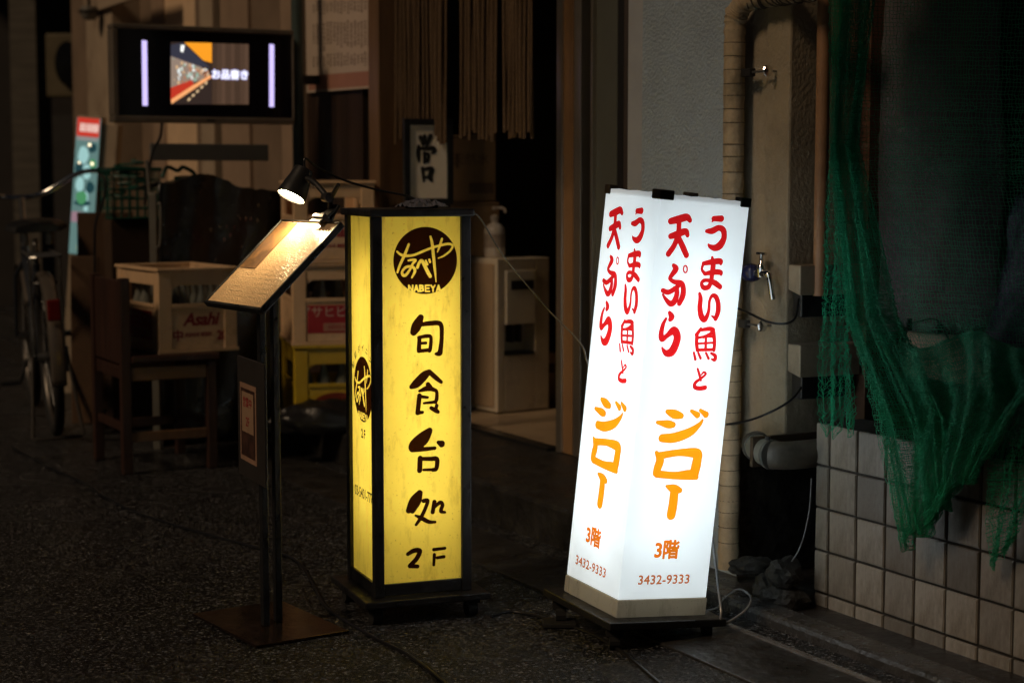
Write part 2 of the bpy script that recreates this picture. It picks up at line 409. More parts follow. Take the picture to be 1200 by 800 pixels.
# concrete gutter strip along the front and a narrow kerb stone beside it
m = MB(FM); m.box(-9, 1.9, -.52, -.30, -.02, .006); m.build('gutter', CONCD, kind='structure', bevel=.003)
m = MB(FM); m.box(-9, fa(668, 640, -.22) + .16, -.22, 1.6, -.02, .12); m.build('doorstep', CONCD, kind='structure', bevel=.012)
m = MB(FM)
k0 = fa(668, 640, -.22) + .165
m.box(k0, 1.9, -.205, -.12, -.02, .03); m.build('kerb', mat('wet kerb stone', (.045, .045, .045), .26, vary=.4, vscale=14, bump=.4, bscale=70, rvary=.12), kind='structure', bevel=.012)
m = MB(FM); m.box(k0, 1.9, -.119, .6, -.02, .012); m.build('pavement', CONCD, kind='structure')
m = MB(FM); m.box(k0 + .07, 1.9, -.302, -.288, -.005, .010); m.build('gutter_edging', mat('wet metal edging', (.3, .3, .3), .25, .6, .3, 20, .2), kind='structure')

# ------------------------------------------------------------------ yellow lantern sign
YL, YF, YR = gp(382, 674, .06), gp(435, 707, .06), gp(580, 695, .06)
YC = (YL + YR) / 2; YC.z = 0
YM = yaw(YC, 21)
B = .122
ys = thing('lantern_sign', 'tall black framed lantern sign with glowing yellow panels and a round dark emblem', 'sign', YM)
m = MB(YM); m.box(-.157, .157, -.157, .157, .045, .062); m.build('platform', BLACK, ys, .003)
for sx in (-1, 1):
    for sy in (-1, 1):
        m = MB(YM); m.box(sx * .12 - .018, sx * .12 + .018, sy * .12 - .018, sy * .12 + .018, .034, .044)
        m.tube([(sx * .12 - .012, sy * .12, .021), (sx * .12 + .012, sy * .12, .021)], .0205, 14)
        m.build('caster', RUBBER, ys)
for sx in (-1, 1):
    for sy in (-1, 1):
        m = MB(YM); x, y = sx * (B - .012), sy * (B - .012)
        m.box(x - .012, x + .012, y - .012, y + .012, .063, .968); m.build('post', BLACK, ys, .002)
m = MB(YM); m.box(-B - .008, B + .008, -B - .008, B + .008, .968, .986); m.build('top_cap', BLACK, ys, .004)
m = MB(YM); q = B - .0245
for (a0, a1, b0, b1) in ((-q, q, -B + .003, -B + .02), (-q, q, B - .02, B - .003), (-B + .003, -B + .02, -q, q), (B - .02, B - .003, -q, q)):
    m.box(a0, a1, b0, b1, .064, .093)
m.build('bottom_rail', BLACK, ys, .002)
YPAN = backlit('yellow acrylic', (.93, .72, .105), .13, (.22, .10, .01))
def local_panel(M, o, r, u): 
    R = M.to_3x3(); return Panel(M @ Vector(o), R @ Vector(r), R @ Vector(u))
ypan = {}
ZB, ZT, pw = .093, .968, B - .0242
for key, o, r in (('front', (-pw, -B + .010, ZB), (1, 0, 0)), ('left', (-B + .010, pw, ZB), (0, -1, 0)), ('right', (B - .010, -pw, ZB), (0, 1, 0)), ('back', (pw, B - .010, ZB), (-1, 0, 0))):
    P = local_panel(YM, o, r, (0, 0, 1)); W, H = 2 * pw, ZT - ZB
    m = MB(); m.quad(P.o, P.o + P.r * W, P.o + P.r * W + P.u * H, P.o + P.u * H)
    ypan[key] = (P, m.build('panel', YPAN, ys))
m = MB(YM); m.tube([(0, 0, .22), (0, 0, .84)], .013, 16); m.build('lamp_tube', emit('yellow sign tube', (1, .95, .85), 13.5), ys)
DKFILM = film('dark brown film', (.022, .007, .004))
P, po = ypan['front']
S_SHUN = [[(202, 80, 16), (180, 125, 26), (163, 160, 18)], [(200, 120, 10), (250, 112, 12), (310, 115, 12), (318, 180, 11), (312, 250, 12), (306, 276, 14), (285, 280, 7)],
          [(195, 190, 10), (192, 255, 12)], [(190, 190, 8), (235, 182, 10), (258, 190, 9), (255, 250, 10), (250, 265, 8)], [(200, 222, 7), (230, 220, 8)], [(190, 265, 9), (250, 258, 10)]]
S_SHOKU = [[(245, 380, 13), (220, 402, 22), (180, 442, 22), (150, 462, 11)], [(250, 380, 13), (290, 415, 12), (315, 435, 9)], [(242, 448, 12), (255, 460, 10)],
           [(195, 485, 7), (240, 470, 14), (275, 478, 10), (290, 490, 9), (290, 530, 10), (280, 545, 8)], [(220, 552, 6), (285, 545, 9)],
           [(195, 510, 12), (190, 560, 12), (185, 605, 12)], [(185, 605, 11), (212, 602, 8)], [(195, 515, 9), (240, 520, 7)], [(260, 578, 10), (285, 592, 12), (298, 600, 9)], [(290, 565, 10), (284, 588, 8)]]
S_DAI = [[(225, 38, 13), (190, 72, 24), (150, 112, 26), (136, 134, 10)], [(225, 45, 12), (205, 90, 12), (165, 128, 12)], [(140, 135, 10), (200, 130, 10), (250, 125, 8)], [(268, 97, 9), (283, 104, 16)],
         [(178, 175, 12), (175, 235, 12)], [(180, 178, 9), (230, 178, 10), (260, 180, 11), (258, 225, 10), (240, 232, 9)], [(195, 232, 6), (245, 231, 7)]]
S_TOKORO = [[(175, 345, 13), (150, 387, 25), (122, 432, 14)], [(180, 345, 10), (172, 390, 10), (140, 435, 12)], [(195, 385, 10), (215, 385, 9), (200, 430, 9), (180, 470, 9), (158, 502, 7)],
            [(155, 457, 5), (185, 470, 10), (220, 488, 9), (252, 489, 6)], [(248, 390, 10), (240, 440, 10)], [(245, 420, 7), (275, 393, 9), (288, 405, 9), (280, 435, 9), (300, 441, 6)]]
S_2F = [[(117, 647, 9), (148, 630, 11), (176, 632, 11), (160, 670, 11), (127, 704, 10)], [(127, 706, 10), (165, 708, 9)], [(245, 625, 8), (300, 618, 7)], [(248, 650, 8), (245, 700, 7)], [(262, 665, 7), (295, 660, 8)]]
place('lettering', ink(P.strokes(S_SHUN + S_SHOKU, 450, 355, 4.71, 1.12)), P.M(), DKFILM, po)
place('lettering', ink(P.strokes(S_DAI + S_TOKORO + S_2F, 450, 495, 4.21, 1.12)), P.M(), DKFILM, po)
LOGO = [[(122, 318, 8), (150, 343, 10), (190, 357, 12), (270, 352, 10), (350, 322, 10), (440, 285, 10), (520, 262, 10), (600, 246, 10), (642, 262, 9), (620, 310, 9), (560, 358, 8), (508, 380, 5)],
        [(232, 250, 10), (190, 355, 12), (150, 440, 11), (125, 512, 9)],
        [(228, 402, 8), (265, 395, 10), (295, 400, 10), (270, 430, 10), (240, 490, 10), (200, 540, 12), (174, 535, 12), (170, 505, 10), (200, 468, 11), (240, 457, 11), (278, 470, 12), (288, 505, 12), (260, 562, 7)],
        [(312, 467, 12), (330, 422, 12), (355, 405, 14), (385, 460, 15), (415, 520, 15), (432, 548, 15)], [(390, 402, 8), (403, 437, 11)], [(424, 394, 9), (430, 415, 10)],
        [(435, 178, 9), (450, 240, 12), (462, 350, 13), (475, 480, 11), (487, 602, 4)], [(542, 200, 10), (520, 270, 10), (500, 322, 5)]]
def nab(x, w_, s):                      # upright capitals, 7 wide strokes
    y0, y1 = 690, 634
    G = {'N': [[(0, y0), (0, y1), (1, y0), (1, y1)]], 'A': [[(0, y0), (.5, y1), (1, y0)], [(.2, 672), (.8, 672)]], 'B': [[(0, y0), (0, y1), (.7, y1 + 4), (.75, 652), (.1, 661)], [(.1, 661), (.85, 665), (.85, 683), (0, y0)]],
         'E': [[(1, y0), (0, y0), (0, y1), (1, y1)], [(0, 662), (.85, 662)]], 'Y': [[(0, y1), (.5, 662), (1, y1)], [(.5, 662), (.5, y0)]]}
    out = []
    for ln in G[s]:
        for i in range(len(ln) - 1): out.append([(x + ln[i][0] * w_, ln[i][1], 7), (x + ln[i + 1][0] * w_, ln[i + 1][1], 7)])
    return out
for i, c in enumerate('NABEYA'): LOGO += nab(232 + i * 52, 36, c)
lg = P.strokes(LOGO, 450, 255, 8, 1.15); cu, cv = P.uv(450 + 387 / 8, 255 + 402 / 8); cr = 317 / 8 * P.o.y / F_PX
lme = ink(lg, .0004, (cu, cv, cr)); lme2 = lme.copy()
place('emblem', lme, P.M(), DKFILM, po)
P2, po2 = ypan['left']; v2 = P2.uv(428, 457)[1]
lme2.transform(Matrix.Translation((pw - cu, v2 - cv, 0))); place('emblem', lme2, P2.M(), DKFILM, po2)
def txt(P, po, body, px, py, size, m, **k):
    u, v = P.uv(px, py); off = k.pop('off', .001); return place('lettering', text_mesh(body, size, **k), P.M(u, v, off), m, po)
for i, c in enumerate('旬彩ダイニング'):
    a = math.radians(150 - i * 20); u, v = pw + .097 * math.cos(a), v2 + .100 * math.sin(a)
    place('lettering', text_mesh(c, .018, .0004), P2.M(u, v) @ Matrix.Rotation(a - math.pi / 2, 4, 'Z'), DKFILM, po2)
place('lettering', text_mesh('2F', .03, .001, space=1.4), P2.M(pw, P2.uv(429, 510)[1]), DKFILM, po2)
place('lettering', text_mesh('03-5401-7777', .035, .0005, sx=.85), P2.M(pw + .005, P2.uv(428, 580)[1]), DKFILM, po2)

# ------------------------------------------------------------------ white leaning sign
WH = .122
WR = Matrix.Rotation(math.radians(5.6), 4, 'Y') @ Matrix.Rotation(math.radians(27.5), 4, 'Z')
wt = at(722, 722, 3.88)
WB = wt - (WR @ Vector((-WH, -WH, .085))); WM = Matrix.Translation(WB) @ WR
ws = thing('lantern_sign', 'white glowing box sign with red and orange lettering leaning to the right', 'sign', WM)
m = MB(WM); m.box(-.158, .158, -.158, .158, .062, .08); m.build('platform', BLACK, ws, .003)
for sx in (-1, 1):
    for sy in (-1, 1):
        c = WM @ Vector((sx * .125, sy * .125, .06)); r_ = min(.026, max(.018, c.z / 2 - .002))
        m = MB(); m.box(c.x - .02, c.x + .02, c.y - .02, c.y + .02, r_ * 1.5, c.z + .004)
        m.tube([(c.x - .012, c.y, r_), (c.x + .012, c.y, r_)], r_, 14); m.build('caster', RUBBER, ws)
m = MB(WM)
for (a0, a1, b0, b1) in ((-WH, WH, -WH, -WH + .02), (-WH, WH, WH - .02, WH), (-WH, -WH + .02, -WH + .021, WH - .021), (WH - .02, WH, -WH + .021, WH - .021)):
    m.box(a0, a1, b0, b1, .081, .122)
m.build('skirt', backlit('stained cream acrylic', (.50, .46, .37), .055, (.08, .055, .03)), ws, .003)
WPAN = backlit('white acrylic', (.90, .97, 1.0), .34, (.50, .52, .50), .35)
wpan = {}
q = WH - .003; ZB, ZT = .123, 1.043
for key, o, r in (('front', (-q, -q, ZB), (1, 0, 0)), ('left', (-q, q, ZB), (0, -1, 0)), ('right', (q, -q, ZB), (0, 1, 0)), ('back', (q, q, ZB), (-1, 0, 0))):
    P = local_panel(WM, o, r, (0, 0, 1)); W, H = 2 * q, ZT - ZB
    # the top edge is slightly chipped and uneven
    m = MB(); n = 12; top = [P.o + P.r * (W * i / n) + P.u * (H + (random.uniform(-.002, .001) if 0 < i < n else 0)) for i in range(n + 1)]
    m.add([P.o] + [P.o + P.r * W] + top[::-1], [tuple(range(n + 3))])
    wpan[key] = (P, m.build('panel', WPAN, ws))
m = MB(WM); m.box(-q + .002, q - .002, -q + .002, q - .002, 1.030, 1.036); m.build('lid', mat('grey lid', (.3, .3, .3), .6), ws)
for (sx, sy, ln) in ((-1, -1, .034), (1, -1, .024), (-1, 1, .02), (1, 1, .024)):
    m = MB(WM); t = .004
    x0, x1 = (sx * q - t, sx * q + ln) if sx < 0 else (sx * q - ln, sx * q + t); y0, y1 = (sy * q - t, sy * q + ln) if sy < 0 else (sy * q - ln, sy * q + t)
    m.box(x0, x1, y0, y1, 1.029, 1.051); m.build('corner_clip', mat('dark brown clip', (.03, .022, .015), .5), ws, .003)
m = MB(WM); m.tube([(0, 0, .20), (0, 0, .92)], .013, 16); m.build('lamp_tube', emit('white sign tube', (.92, .98, 1), 11.5), ws)
REDF, ORF, PHF = film('red film', (.66, .010, .012)), film('orange film', (1.0, .29, .006)), film('rust film', (.58, .15, .035))
ORF2 = film('deep orange film', (.78, .17, .004))
P, po = wpan['front']
RA = [[(305, 128, 20), (370, 112, 24), (430, 97, 22), (455, 122, 15)], [(370, 110, 18), (368, 190, 17), (360, 250, 18)], [(305, 245, 18), (360, 228, 22), (420, 208, 20), (436, 238, 14)],
      [(360, 250, 18), (330, 320, 18), (287, 382, 19)], [(365, 255, 18), (400, 330, 20), (427, 392, 19)],
      [(326, 472, 12), (345, 500, 20), (315, 545, 16), (298, 575, 12), (330, 600, 14), (385, 612, 18), (403, 650, 18), (398, 710, 20), (372, 768, 17)],
      [(243, 668, 15), (285, 682, 16), (335, 655, 16), (378, 620, 14)], [(352, 640, 14), (352, 700, 18), (330, 757, 20), (300, 770, 18), (265, 735, 12), (243, 700, 7)],
      [(419 + 15 * math.cos(a), 502 + 27 * math.sin(a), 5) for a in (2 * math.pi * i / 14 for i in range(15))],
      [(640, 108, 16), (700, 108, 20)], [(640, 112, 14), (627, 134, 4)],
      [(585, 205, 12), (630, 203, 20), (680, 180, 18), (716, 200, 20), (720, 260, 20), (690, 315, 24), (650, 336, 20), (612, 325, 13), (598, 308, 6)],
      [(560, 458, 13), (630, 445, 18), (690, 440, 18), (696, 460, 10)], [(556, 470, 10), (548, 505, 9), (572, 538, 12)], [(572, 538, 12), (640, 525, 17), (692, 527, 16), (698, 545, 8)],
      [(628, 410, 9), (636, 470, 18), (626, 550, 16), (622, 600, 16)], [(622, 595, 14), (600, 640, 16), (562, 646, 15), (545, 615, 12), (562, 592, 12), (600, 590, 12), (650, 610, 18), (690, 640, 16)]]
RB = [[(295, 108, 12), (312, 140, 20), (300, 162, 14)], [(268, 155, 9), (245, 200, 14), (230, 270, 18), (238, 312, 20), (275, 288, 16), (328, 248, 26), (355, 290, 26), (345, 350, 27), (312, 412, 28), (272, 425, 20), (248, 402, 12), (237, 380, 6)],
      [(530, -42, 10), (537, 0, 16), (532, 70, 18), (545, 140, 20), (572, 160, 18), (600, 100, 12), (607, 20, 10), (627, -22, 12), (655, -18, 16), (674, 30, 17), (674, 100, 18), (655, 155, 15)], [(655, 155, 12), (625, 133, 5)],
      [(540, 232, 9), (520, 262, 12), (502, 280, 10)], [(545, 243, 10), (605, 234, 14), (638, 246, 14), (608, 278, 12), (560, 298, 10)], [(510, 280, 13), (506, 340, 13), (512, 400, 12)],
      [(640, 262, 13), (647, 340, 13), (642, 400, 12)], [(512, 305, 8), (580, 294, 8), (642, 296, 8)], [(512, 350, 7), (642, 342, 7)], [(512, 399, 10), (642, 396, 10)], [(580, 296, 9), (577, 398, 10)],
      [(485, 420, 8), (497, 472, 10)], [(520, 422, 8), (538, 464, 9)], [(580, 422, 8), (600, 466, 9)], [(620, 424, 8), (652, 445, 12), (648, 476, 12), (622, 470, 5)],
      [(515, 547, 8), (528, 590, 9), (540, 635, 8)], [(545, 592, 5), (562, 572, 7), (578, 585, 8), (560, 606, 8), (530, 628, 9), (497, 655, 12), (492, 688, 13), (530, 699, 14), (573, 692, 15)]]
RC = [[(487, 368, 9), (520, 380, 18), (552, 388, 12)], [(440, 418, 7), (490, 427, 16), (514, 430, 12)], [(600, 365, 7), (628, 384, 13)], [(642, 362, 7), (668, 382, 13)],
      [(462, 492, 16), (520, 490, 20), (590, 465, 18), (636, 430, 10), (652, 408, 5)],
      [(436, 560, 8), (453, 592, 18), (442, 630, 18), (434, 655, 15)], [(452, 574, 15), (540, 560, 14), (620, 562, 20), (634, 580, 17)], [(630, 575, 20), (622, 620, 22), (612, 662, 21)], [(440, 660, 15), (520, 667, 15), (600, 664, 20), (624, 676, 9)]]
RD = [[(603, 37, 6), (638, 50, 20), (666, 57, 12)], [(640, 60, 21), (634, 120, 23), (625, 170, 23)]]
k = 933 / 140
sets = [(P.strokes(RA, 740, 240, k, 1.32) + P.strokes(RB, 740, 350, k, 1.3), REDF), (P.strokes(RC, 660, 390, 4, 1.25) + P.strokes(RD, 630, 560, 4, 1.12), ORF)]
PL, pol = wpan['left']
for ss, fm in sets:
    me = ink(ss, .00045); me2 = me.copy()
    place('lettering', me, P.M(), fm, po); place('lettering', me2, PL.M(), fm, pol)
for body, px, py, size, fm, kw in (('3階', 781, 645, .046, ORF2, dict(r=.0017, space=.95)), ('3432-9333', 778, 679, .030, PHF, dict(r=.0007, space=1.02, sx=1.08))):
    u, v = P.uv(px, py)
    for Q, qo in ((P, po), (PL, pol)): place('lettering', bold_text(body, size, **kw), Q.M(u if Q is P else u - .012, v), fm, qo)
m = MB(); c = WM @ Vector((-.125, .1, 0)); m.box(c.x - .05, c.x + .03, c.y - .03, c.y + .03, .002, .012)
tag(m.build('wedge', RUBBER, None, .002), 'thin black rubber wedge under the left caster of the white sign', 'wedge')

# ------------------------------------------------------------------ menu stand with clip lamp
bL, bF, bR = gp(225, 722), gp(300, 760), gp(405, 740)
e1 = (bF - bL); SW = e1.length; e1.normalize(); e2 = Vector((-e1.y, e1.x, 0)); SDp = (bR - bF).dot(e2)
SCn = bL + e1 * SW / 2 + e2 * SDp / 2; SCn.z = 0
SM = frame(SCn, e1, e2, Z)
ms = thing('menu_stand', 'black floor stand holding a slanted menu board lit by a clip lamp', 'menu stand', SM)
m = MB(SM); m.box(-SW / 2, SW / 2, -SDp / 2, SDp / 2, .002, .008)
m.build('base_plate', mat('glossy black steel', (.05, .03, .018), .16, .75, .35, 8, .04, 40, rvary=.08), ms, .0015)
pa = SM.inverted() @ gp(311, 736); pb = SM.inverted() @ gp(326, 731)
for p in (pa, pb):
    m = MB(SM); m.box(p.x - .0085, p.x + .0085, p.y - .0085, p.y + .0085, .0085, .80); m.build('pole', BLACK, ms, .002)
# slanted board: lower edge along the stand, rising to the back
c0 = hit(317, 306, SCn, Vector((0, 1, 0)))
tl = math.radians(43); gu = e2 * math.cos(tl) + Z * math.sin(tl)
BW, BH = .292, .272
BP = Panel(c0 - e1 * BW / 2 - gu * BH / 2, e1, gu); BMx = BP.M(0, 0, 0)
m = MB(BMx)
for (x0, x1, y0, y1) in ((-.004, 0, -.009, BH + .004), (BW, BW + .009, -.009, BH + .004), (0, BW, -.009, 0), (0, BW, BH, BH + .004)): m.box(x0, x1, y0, y1, -.018, -.002)
m.box(0, BW, 0, BH, -.016, -.010)
m.build('board_frame', BLACK, ms, .002)
def sheet_mat(name):
    mm = mat(name, (.60, .40, .22), .30, vary=.12, vscale=14, spec=.6, coat=.8)
    N, L = mm.node_tree.nodes, mm.node_tree.links; b = N['Principled BSDF']; tc = N.new('ShaderNodeTexCoord')
    vo = N.new('ShaderNodeTexVoronoi'); vo.inputs['Scale'].default_value = 300; L.new(tc.outputs['Object'], vo.inputs['Vector'])
    r = N.new('ShaderNodeMapRange'); r.inputs[1].default_value = .5; r.inputs[2].default_value = .1; L.new(vo.outputs['Distance'], r.inputs[0])
    bu = N.new('ShaderNodeBump'); bu.inputs['Strength'].default_value = .6; bu.inputs['Distance'].default_value = .003
    L.new(r.outputs[0], bu.inputs['Height']); L.new(bu.outputs[0], b.inputs['Normal']); L.new(bu.outputs[0], b.inputs['Coat Normal']); return mm
m = MB(BMx); m.box(.001, BW - .001, .001, BH - .001, -.0095, -.006); sh = m.build('menu_sheet', sheet_mat('rain spotted menu sheet'), ms)
m = MB(BMx); m.box(.004, .09, BH * .42, BH - .004, -.0055, -.0048)
m.build('photo_print', mat('printed food photo', (.11, .065, .04), .4, vary=.8, vscale=16, dirt=(.24, .13, .05), dscale=18, dlo=.45, dhi=.6, coat=.5), sh)
m = MB(BMx); rr = random.Random(3)
for row in range(13):
    y = .012 + row * .0145
    if y > BH * .40 and False: continue
    x = .012 if y < BH * .4 else .10
    while x < BW - .02:
        l = rr.uniform(.004, .018); m.box(x, min(x + l, BW - .012), y, y + .003, -.00595, -.0057); x += l + rr.uniform(.003, .012)
m.build('printed_lines', mat('faded brown print', (.50, .37, .22), .4), sh, kind='stuff')
# lower notice board on the poles
n0 = SM.inverted() @ hit(311, 424, SCn - e2 * .032, e2); nr = Vector((.407, -.914, 0)).normalized(); nh = .285
nc = SM @ Vector((.0, -.034, n0.z - nh)); NP = Panel(nc - nr * .115, nr, Z); NMx = NP.M(0, 0, 0)
m = MB(NMx); m.box(0, .23, 0, nh, 0, .006); nb = m.build('notice_board', mat('dark grey board', (.028, .024, .022), .45), ms, .001)
sx0, sy1 = NP.uv(297, 458); sx1, sy0 = NP.uv(317, 555)
sx0, sx1, sy0, sy1 = .025, .165, .04, .225
m = MB(NMx); m.box(sx0, sx1, sy0, sy1, .0062, .0072); nsh = m.build('notice_sheet', mat('pale orange sheet border', (.28, .165, .11), .6), nb)
m = MB(NMx); m.box(sx0 + .01, sx1 - .01, sy0 + .012, sy1 - .012, .0073, .0078); m.build('notice_print', mat('dark notice print', (.05, .022, .015), .5, vary=.7, vscale=30), nb)
m = MB(NMx); m.box(sx0 + .02, sx1 - .02, sy0 + .07, sy1 - .02, .0079, .0083); m.build('notice_paper', mat('aged notice paper', (.30, .19, .12), .6, vary=.15), nb)
place('lettering', text_mesh('営業中', .026, .0003), NP.M((sx0 + sx1) / 2, sy1 - .045, .0087), MAROON, nb)
place('lettering', text_mesh('2F', .03, .0003), NP.M((sx0 + sx1) / 2, sy0 + .095, .0087), MAROON, nb)
# clip lamp
lc = at(341, 231, 4.16)                       # mouth of the shade
la = Vector((-.38, -.34, -.86)).normalized()
LM = dir_frame(lc, -la)
lt = thing('clip_lamp', 'black clip lamp with a bright warm bulb clamped above the menu board', 'lamp', Matrix.Translation(lc))
m = MB(LM)
m.lathe([(.0345, 0), (.036, .002), (.035, .012), (.031, .032), (.027, .05), (.0255, .062), (.023, .075), (.012, .079), (.0, .08)], n=28, cap=False)
m.lathe([(.0, .076), (.021, .073), (.0235, .06), (.029, .03), (.033, .004), (.0345, 0)], n=28, cap=False)
m.build('shade', BLACKP, lt, smooth=True)
m = MB(LM); m.lathe([(0, .004), (.016, .004), (.028, .007), (.0325, .012), (.031, .018), (.022, .034), (.012, .05), (0, .052)], n=28)
m.build('bulb', emit('warm bulb', (1, .74, .40), 260), lt, smooth=True)
cp = BP.o + e1 * (BW * .72) + gu * (BH + .008)         # clamp bites the top edge of the board
j1 = LM @ Vector((0, 0, .055)); j2 = cp + Z * .05 + e2 * .012
m = MB(); m.tube(spline([j1, (j1 + j2) / 2 + Z * .012, j2], 5), .007, 10); m.lathe([(0, -.012), (.012, -.012), (.012, .012), (0, .012)], dir_frame(j2, e1), 14)
m.build('arm', BLACKP, lt, smooth=True)
m = MB(); CM = frame(cp, e1, gu, BP.n)
for sgn in (1, -1):
    poly = [(-.028, -.022), (.028, -.022), (.022, .012), (.013, .05), (-.013, .05), (-.022, .012)]
    m.prism(poly, CM @ Matrix.Translation((0, 0, .008 * sgn - .006)) @ Matrix.Rotation(math.radians(-12 * sgn), 4, 'X'), .006)
m.box(-.026, .026, -.008, .004, -.012, .016, CM)
m.tube([CM @ Vector((-.02, .03, -.01)), CM @ Vector((.0, .045, .02)), CM @ Vector((.04, .07, .045))], [.006, .007, .005], 8)
m.build('clamp', BLACKP, lt, .0015)
yt = YM @ Vector((.04, -.02, .994))
tag(MB().tube(spline([LM @ Vector((0, 0, .079)), LM @ Vector((.0, .01, .10)), at(372, 196, 4.22), at(400, 210, 4.26), at(440, 222, 4.27), at(478, 230, 4.28), yt], 8), .0028, 8).build('lamp_cord', CABLE, smooth=True), 'black cord running from the clip lamp to the top of the yellow sign', 'cord')
# adapter and crumpled plastic on the yellow sign
ad = thing('power_adapter', 'dark power adapter wrapped in plastic lying on top of the yellow sign', 'adapter', YM @ Matrix.Translation((.03, -.03, .987)) @ Matrix.Rotation(.5, 4, 'Z'))
m = MB(PM[ad.name]); m.box(-.045, .04, -.022, .022, .0, .014); m.build('adapter_body', BLACKP, ad, .005)
me = bpy.data.meshes.new('plastic_wrap'); bm = bmesh.new(); bmesh.ops.create_grid(bm, x_segments=16, y_segments=12, size=1)
rr = random.Random(11)
for v in bm.verts:
    x, y = v.co.x, v.co.y; r = math.hypot(x, y)
    v.co = Vector((x * .068, y * .04, max(.003, .021 - .018 * r ** 2 + rr.uniform(-.005, .006) * (.4 + r))))
bm.to_mesh(me); bm.free(); me.materials.append(mat('grey plastic film', (.12, .12, .15), .12, spec=.8, coat=.6)); link('plastic_wrap', me, ad)
tag(MB().tube(spline([YM @ Vector((.122, -.1, .975)), at(562, 255, 4.3), at(590, 300, 4.45), at(640, 360, 4.35), at(680, 402, 4.2), WM @ Vector((-.10, .15, .62)), WM @ Vector((-.02, .15, .50))], 8), .0022, 6).build('sign_cord', mat('grey cord', (.10, .095, .09), .4), smooth=True), 'thin grey cord sagging between the yellow sign and the white sign', 'cord')
# cables on the ground
def ground_cable(pts, r, name, label, m=CABLE):
    q = [gp(x, y, r) for x, y in pts]
    return tag(MB().tube(spline(q, 8), r, 8).build(name, m, smooth=True), label, 'cable')
ground_cable([(14, 522), (22, 528), (60, 548), (100, 566), (120, 580), (160, 600), (230, 622), (300, 641), (345, 655), (366, 682), (384, 712), (430, 742), (480, 768), (530, 806)], .004, 'power_cable', 'long black cable winding over the wet road past the menu stand')
ground_cable([(575, 722), (600, 716), (640, 724), (690, 741), (730, 764), (775, 801)], .004, 'power_cable', 'black cable running out from under the white sign to the lower edge')
CW = mat('grey shiny cable', (.16, .16, .16), .25)
tag(MB().tube(spline([at(832, 610, 4.12), at(838, 655, 4.08), at(842, 690, 4.02), at(845, 715, 3.98), gp(846, 731, .03), gp(872, 716, .05), gp(880, 700, .06), gp(866, 690, .06), gp(850, 700, .03), gp(840, 712, .02), gp(820, 716, .01)], 8), .003, 8).build('coiled_cable', CW, smooth=True), 'grey cable looped on the ground at the right of the white sign', 'cable')
# litter
lf = gp(62, 549); me = MB(yaw(lf, 20)); me.prism([(-.03, -.006), (-.012, -.013), (.012, -.012), (.03, -.002), (.016, .009), (-.012, .01)], yaw(lf + Z * .001, 20), .006)
tag(me.build('litter', mat('pale litter', (.35, .24, .16), .5), None, .002), 'small pale scrap of litter lying on the road below the bicycle', 'litter')

# ------------------------------------------------------------------ right side: pillar, stucco wall, pipes
HT = 2.7
p0, p1 = fa(866, 250, -.02), fa(924, 250, -.02)        # concrete pillar between the wrapped pipe and the recess
pm = fa(896, 250, -.02)
pl = thing('concrete_pillar', 'stained beige concrete pillar with a water tap between grey wall and green net', 'pillar', FM @ Matrix.Translation((p0, 0, 0)))
m = MB(FM); m.box(p0 - .02, pm, -.012, .4, .36, HT); m.box(pm + .0005, p1, -.022, .4, .36, HT); m.build('shaft', CONC, pl, .006)
m = MB(FM); m.box(p0 - .02, p1 + .1, .34, .4, .0, .36); m.box(p0 - .03, p0 - .0205, .0, .4, .0, .36); m.build('footing', mat('shade black footing', (.016, .015, .013), .9, vary=.8, vscale=14, bump=1.0, bscale=26, spec=.1), pl)  # darkness of the deep recess is put into the near-black colour
s0, s1 = fa(752, 200, .0), fa(850, 200, .0)
sw = thing('stucco_wall', 'rough grey stucco wall behind the white sign', 'wall', FM @ Matrix.Translation((s0, 0, 0)))
m = MB(FM); m.box(s0, p0 - .021, 0, .35, .0, HT); m.build('rendered_face', STUCCO, sw)
m = MB(FM); t0 = fa(735, 200, .012); m.box(t0, s0 - .001, .012, .35, .0, HT); m.build('corner_trim', mat('smooth grey trim', (.30, .32, .35), .5, vary=.1), sw, .003)
# wrapped pipe, bending right above
wp = thing('wrapped_pipe', 'tall pipe wrapped in beige tape that bends to the right overhead', 'pipe')
pcx = (fa(858, 300, -.06)); ztop = fx(858, 15, -.06)[1]
path = [FP(pcx, -.06, .05), FP(pcx, -.06, .5), FP(pcx, -.06, 1.0), FP(pcx, -.06, ztop - .05), FP(pcx + .008, -.06, ztop - .01), FP(pcx + .04, -.06, ztop + .02), FP(pcx + .10, -.055, ztop + .028), FP(pcx + .34, -.04, ztop + .034)]
pts = spline(path, 20); rr = random.Random(5)
rs = [.0265 + rr.uniform(-.0012, .0012) + (.0018 if i % 3 == 0 else 0) for i in range(len(pts))]
TAPE = mat('beige pipe tape', (.33, .26, .17), .6, vary=.22, vscale=30, bump=.3, bscale=80, dirt=(.10, .09, .06), dscale=6, dlo=.5, dhi=.75)
m = MB(); m.tube(pts, rs, 14); m.build('pipe', TAPE, wp, smooth=True)
zz = .12; prev = None
while zz < ztop - .03:
    m = MB(FM); tw = rr.uniform(-.006, .006)
    m.torus(Matrix.Translation((pcx, -.06, zz)) @ Matrix.Rotation(tw * 6, 4, 'X'), .0272, .0009, 20, 5); o = m.build('tape_edge', mat('tape edge', (.05, .04, .03), .7), wp)
    zz += rr.choice([.03, .034, .04, .055])
for i in range(14):
    a = pcx + .03 + i * .021; m = MB(FM)
    m.torus(Matrix.Translation((a, -.056, ztop + .028)) @ Matrix.Rotation(math.pi / 2 + rr.uniform(-.4, .4), 4, 'Y') @ Matrix.Rotation(rr.uniform(-.5, .5), 4, 'X'), .0285, .0022, 16, 5); m.build('tape_edge', MATS['tape edge'], wp)
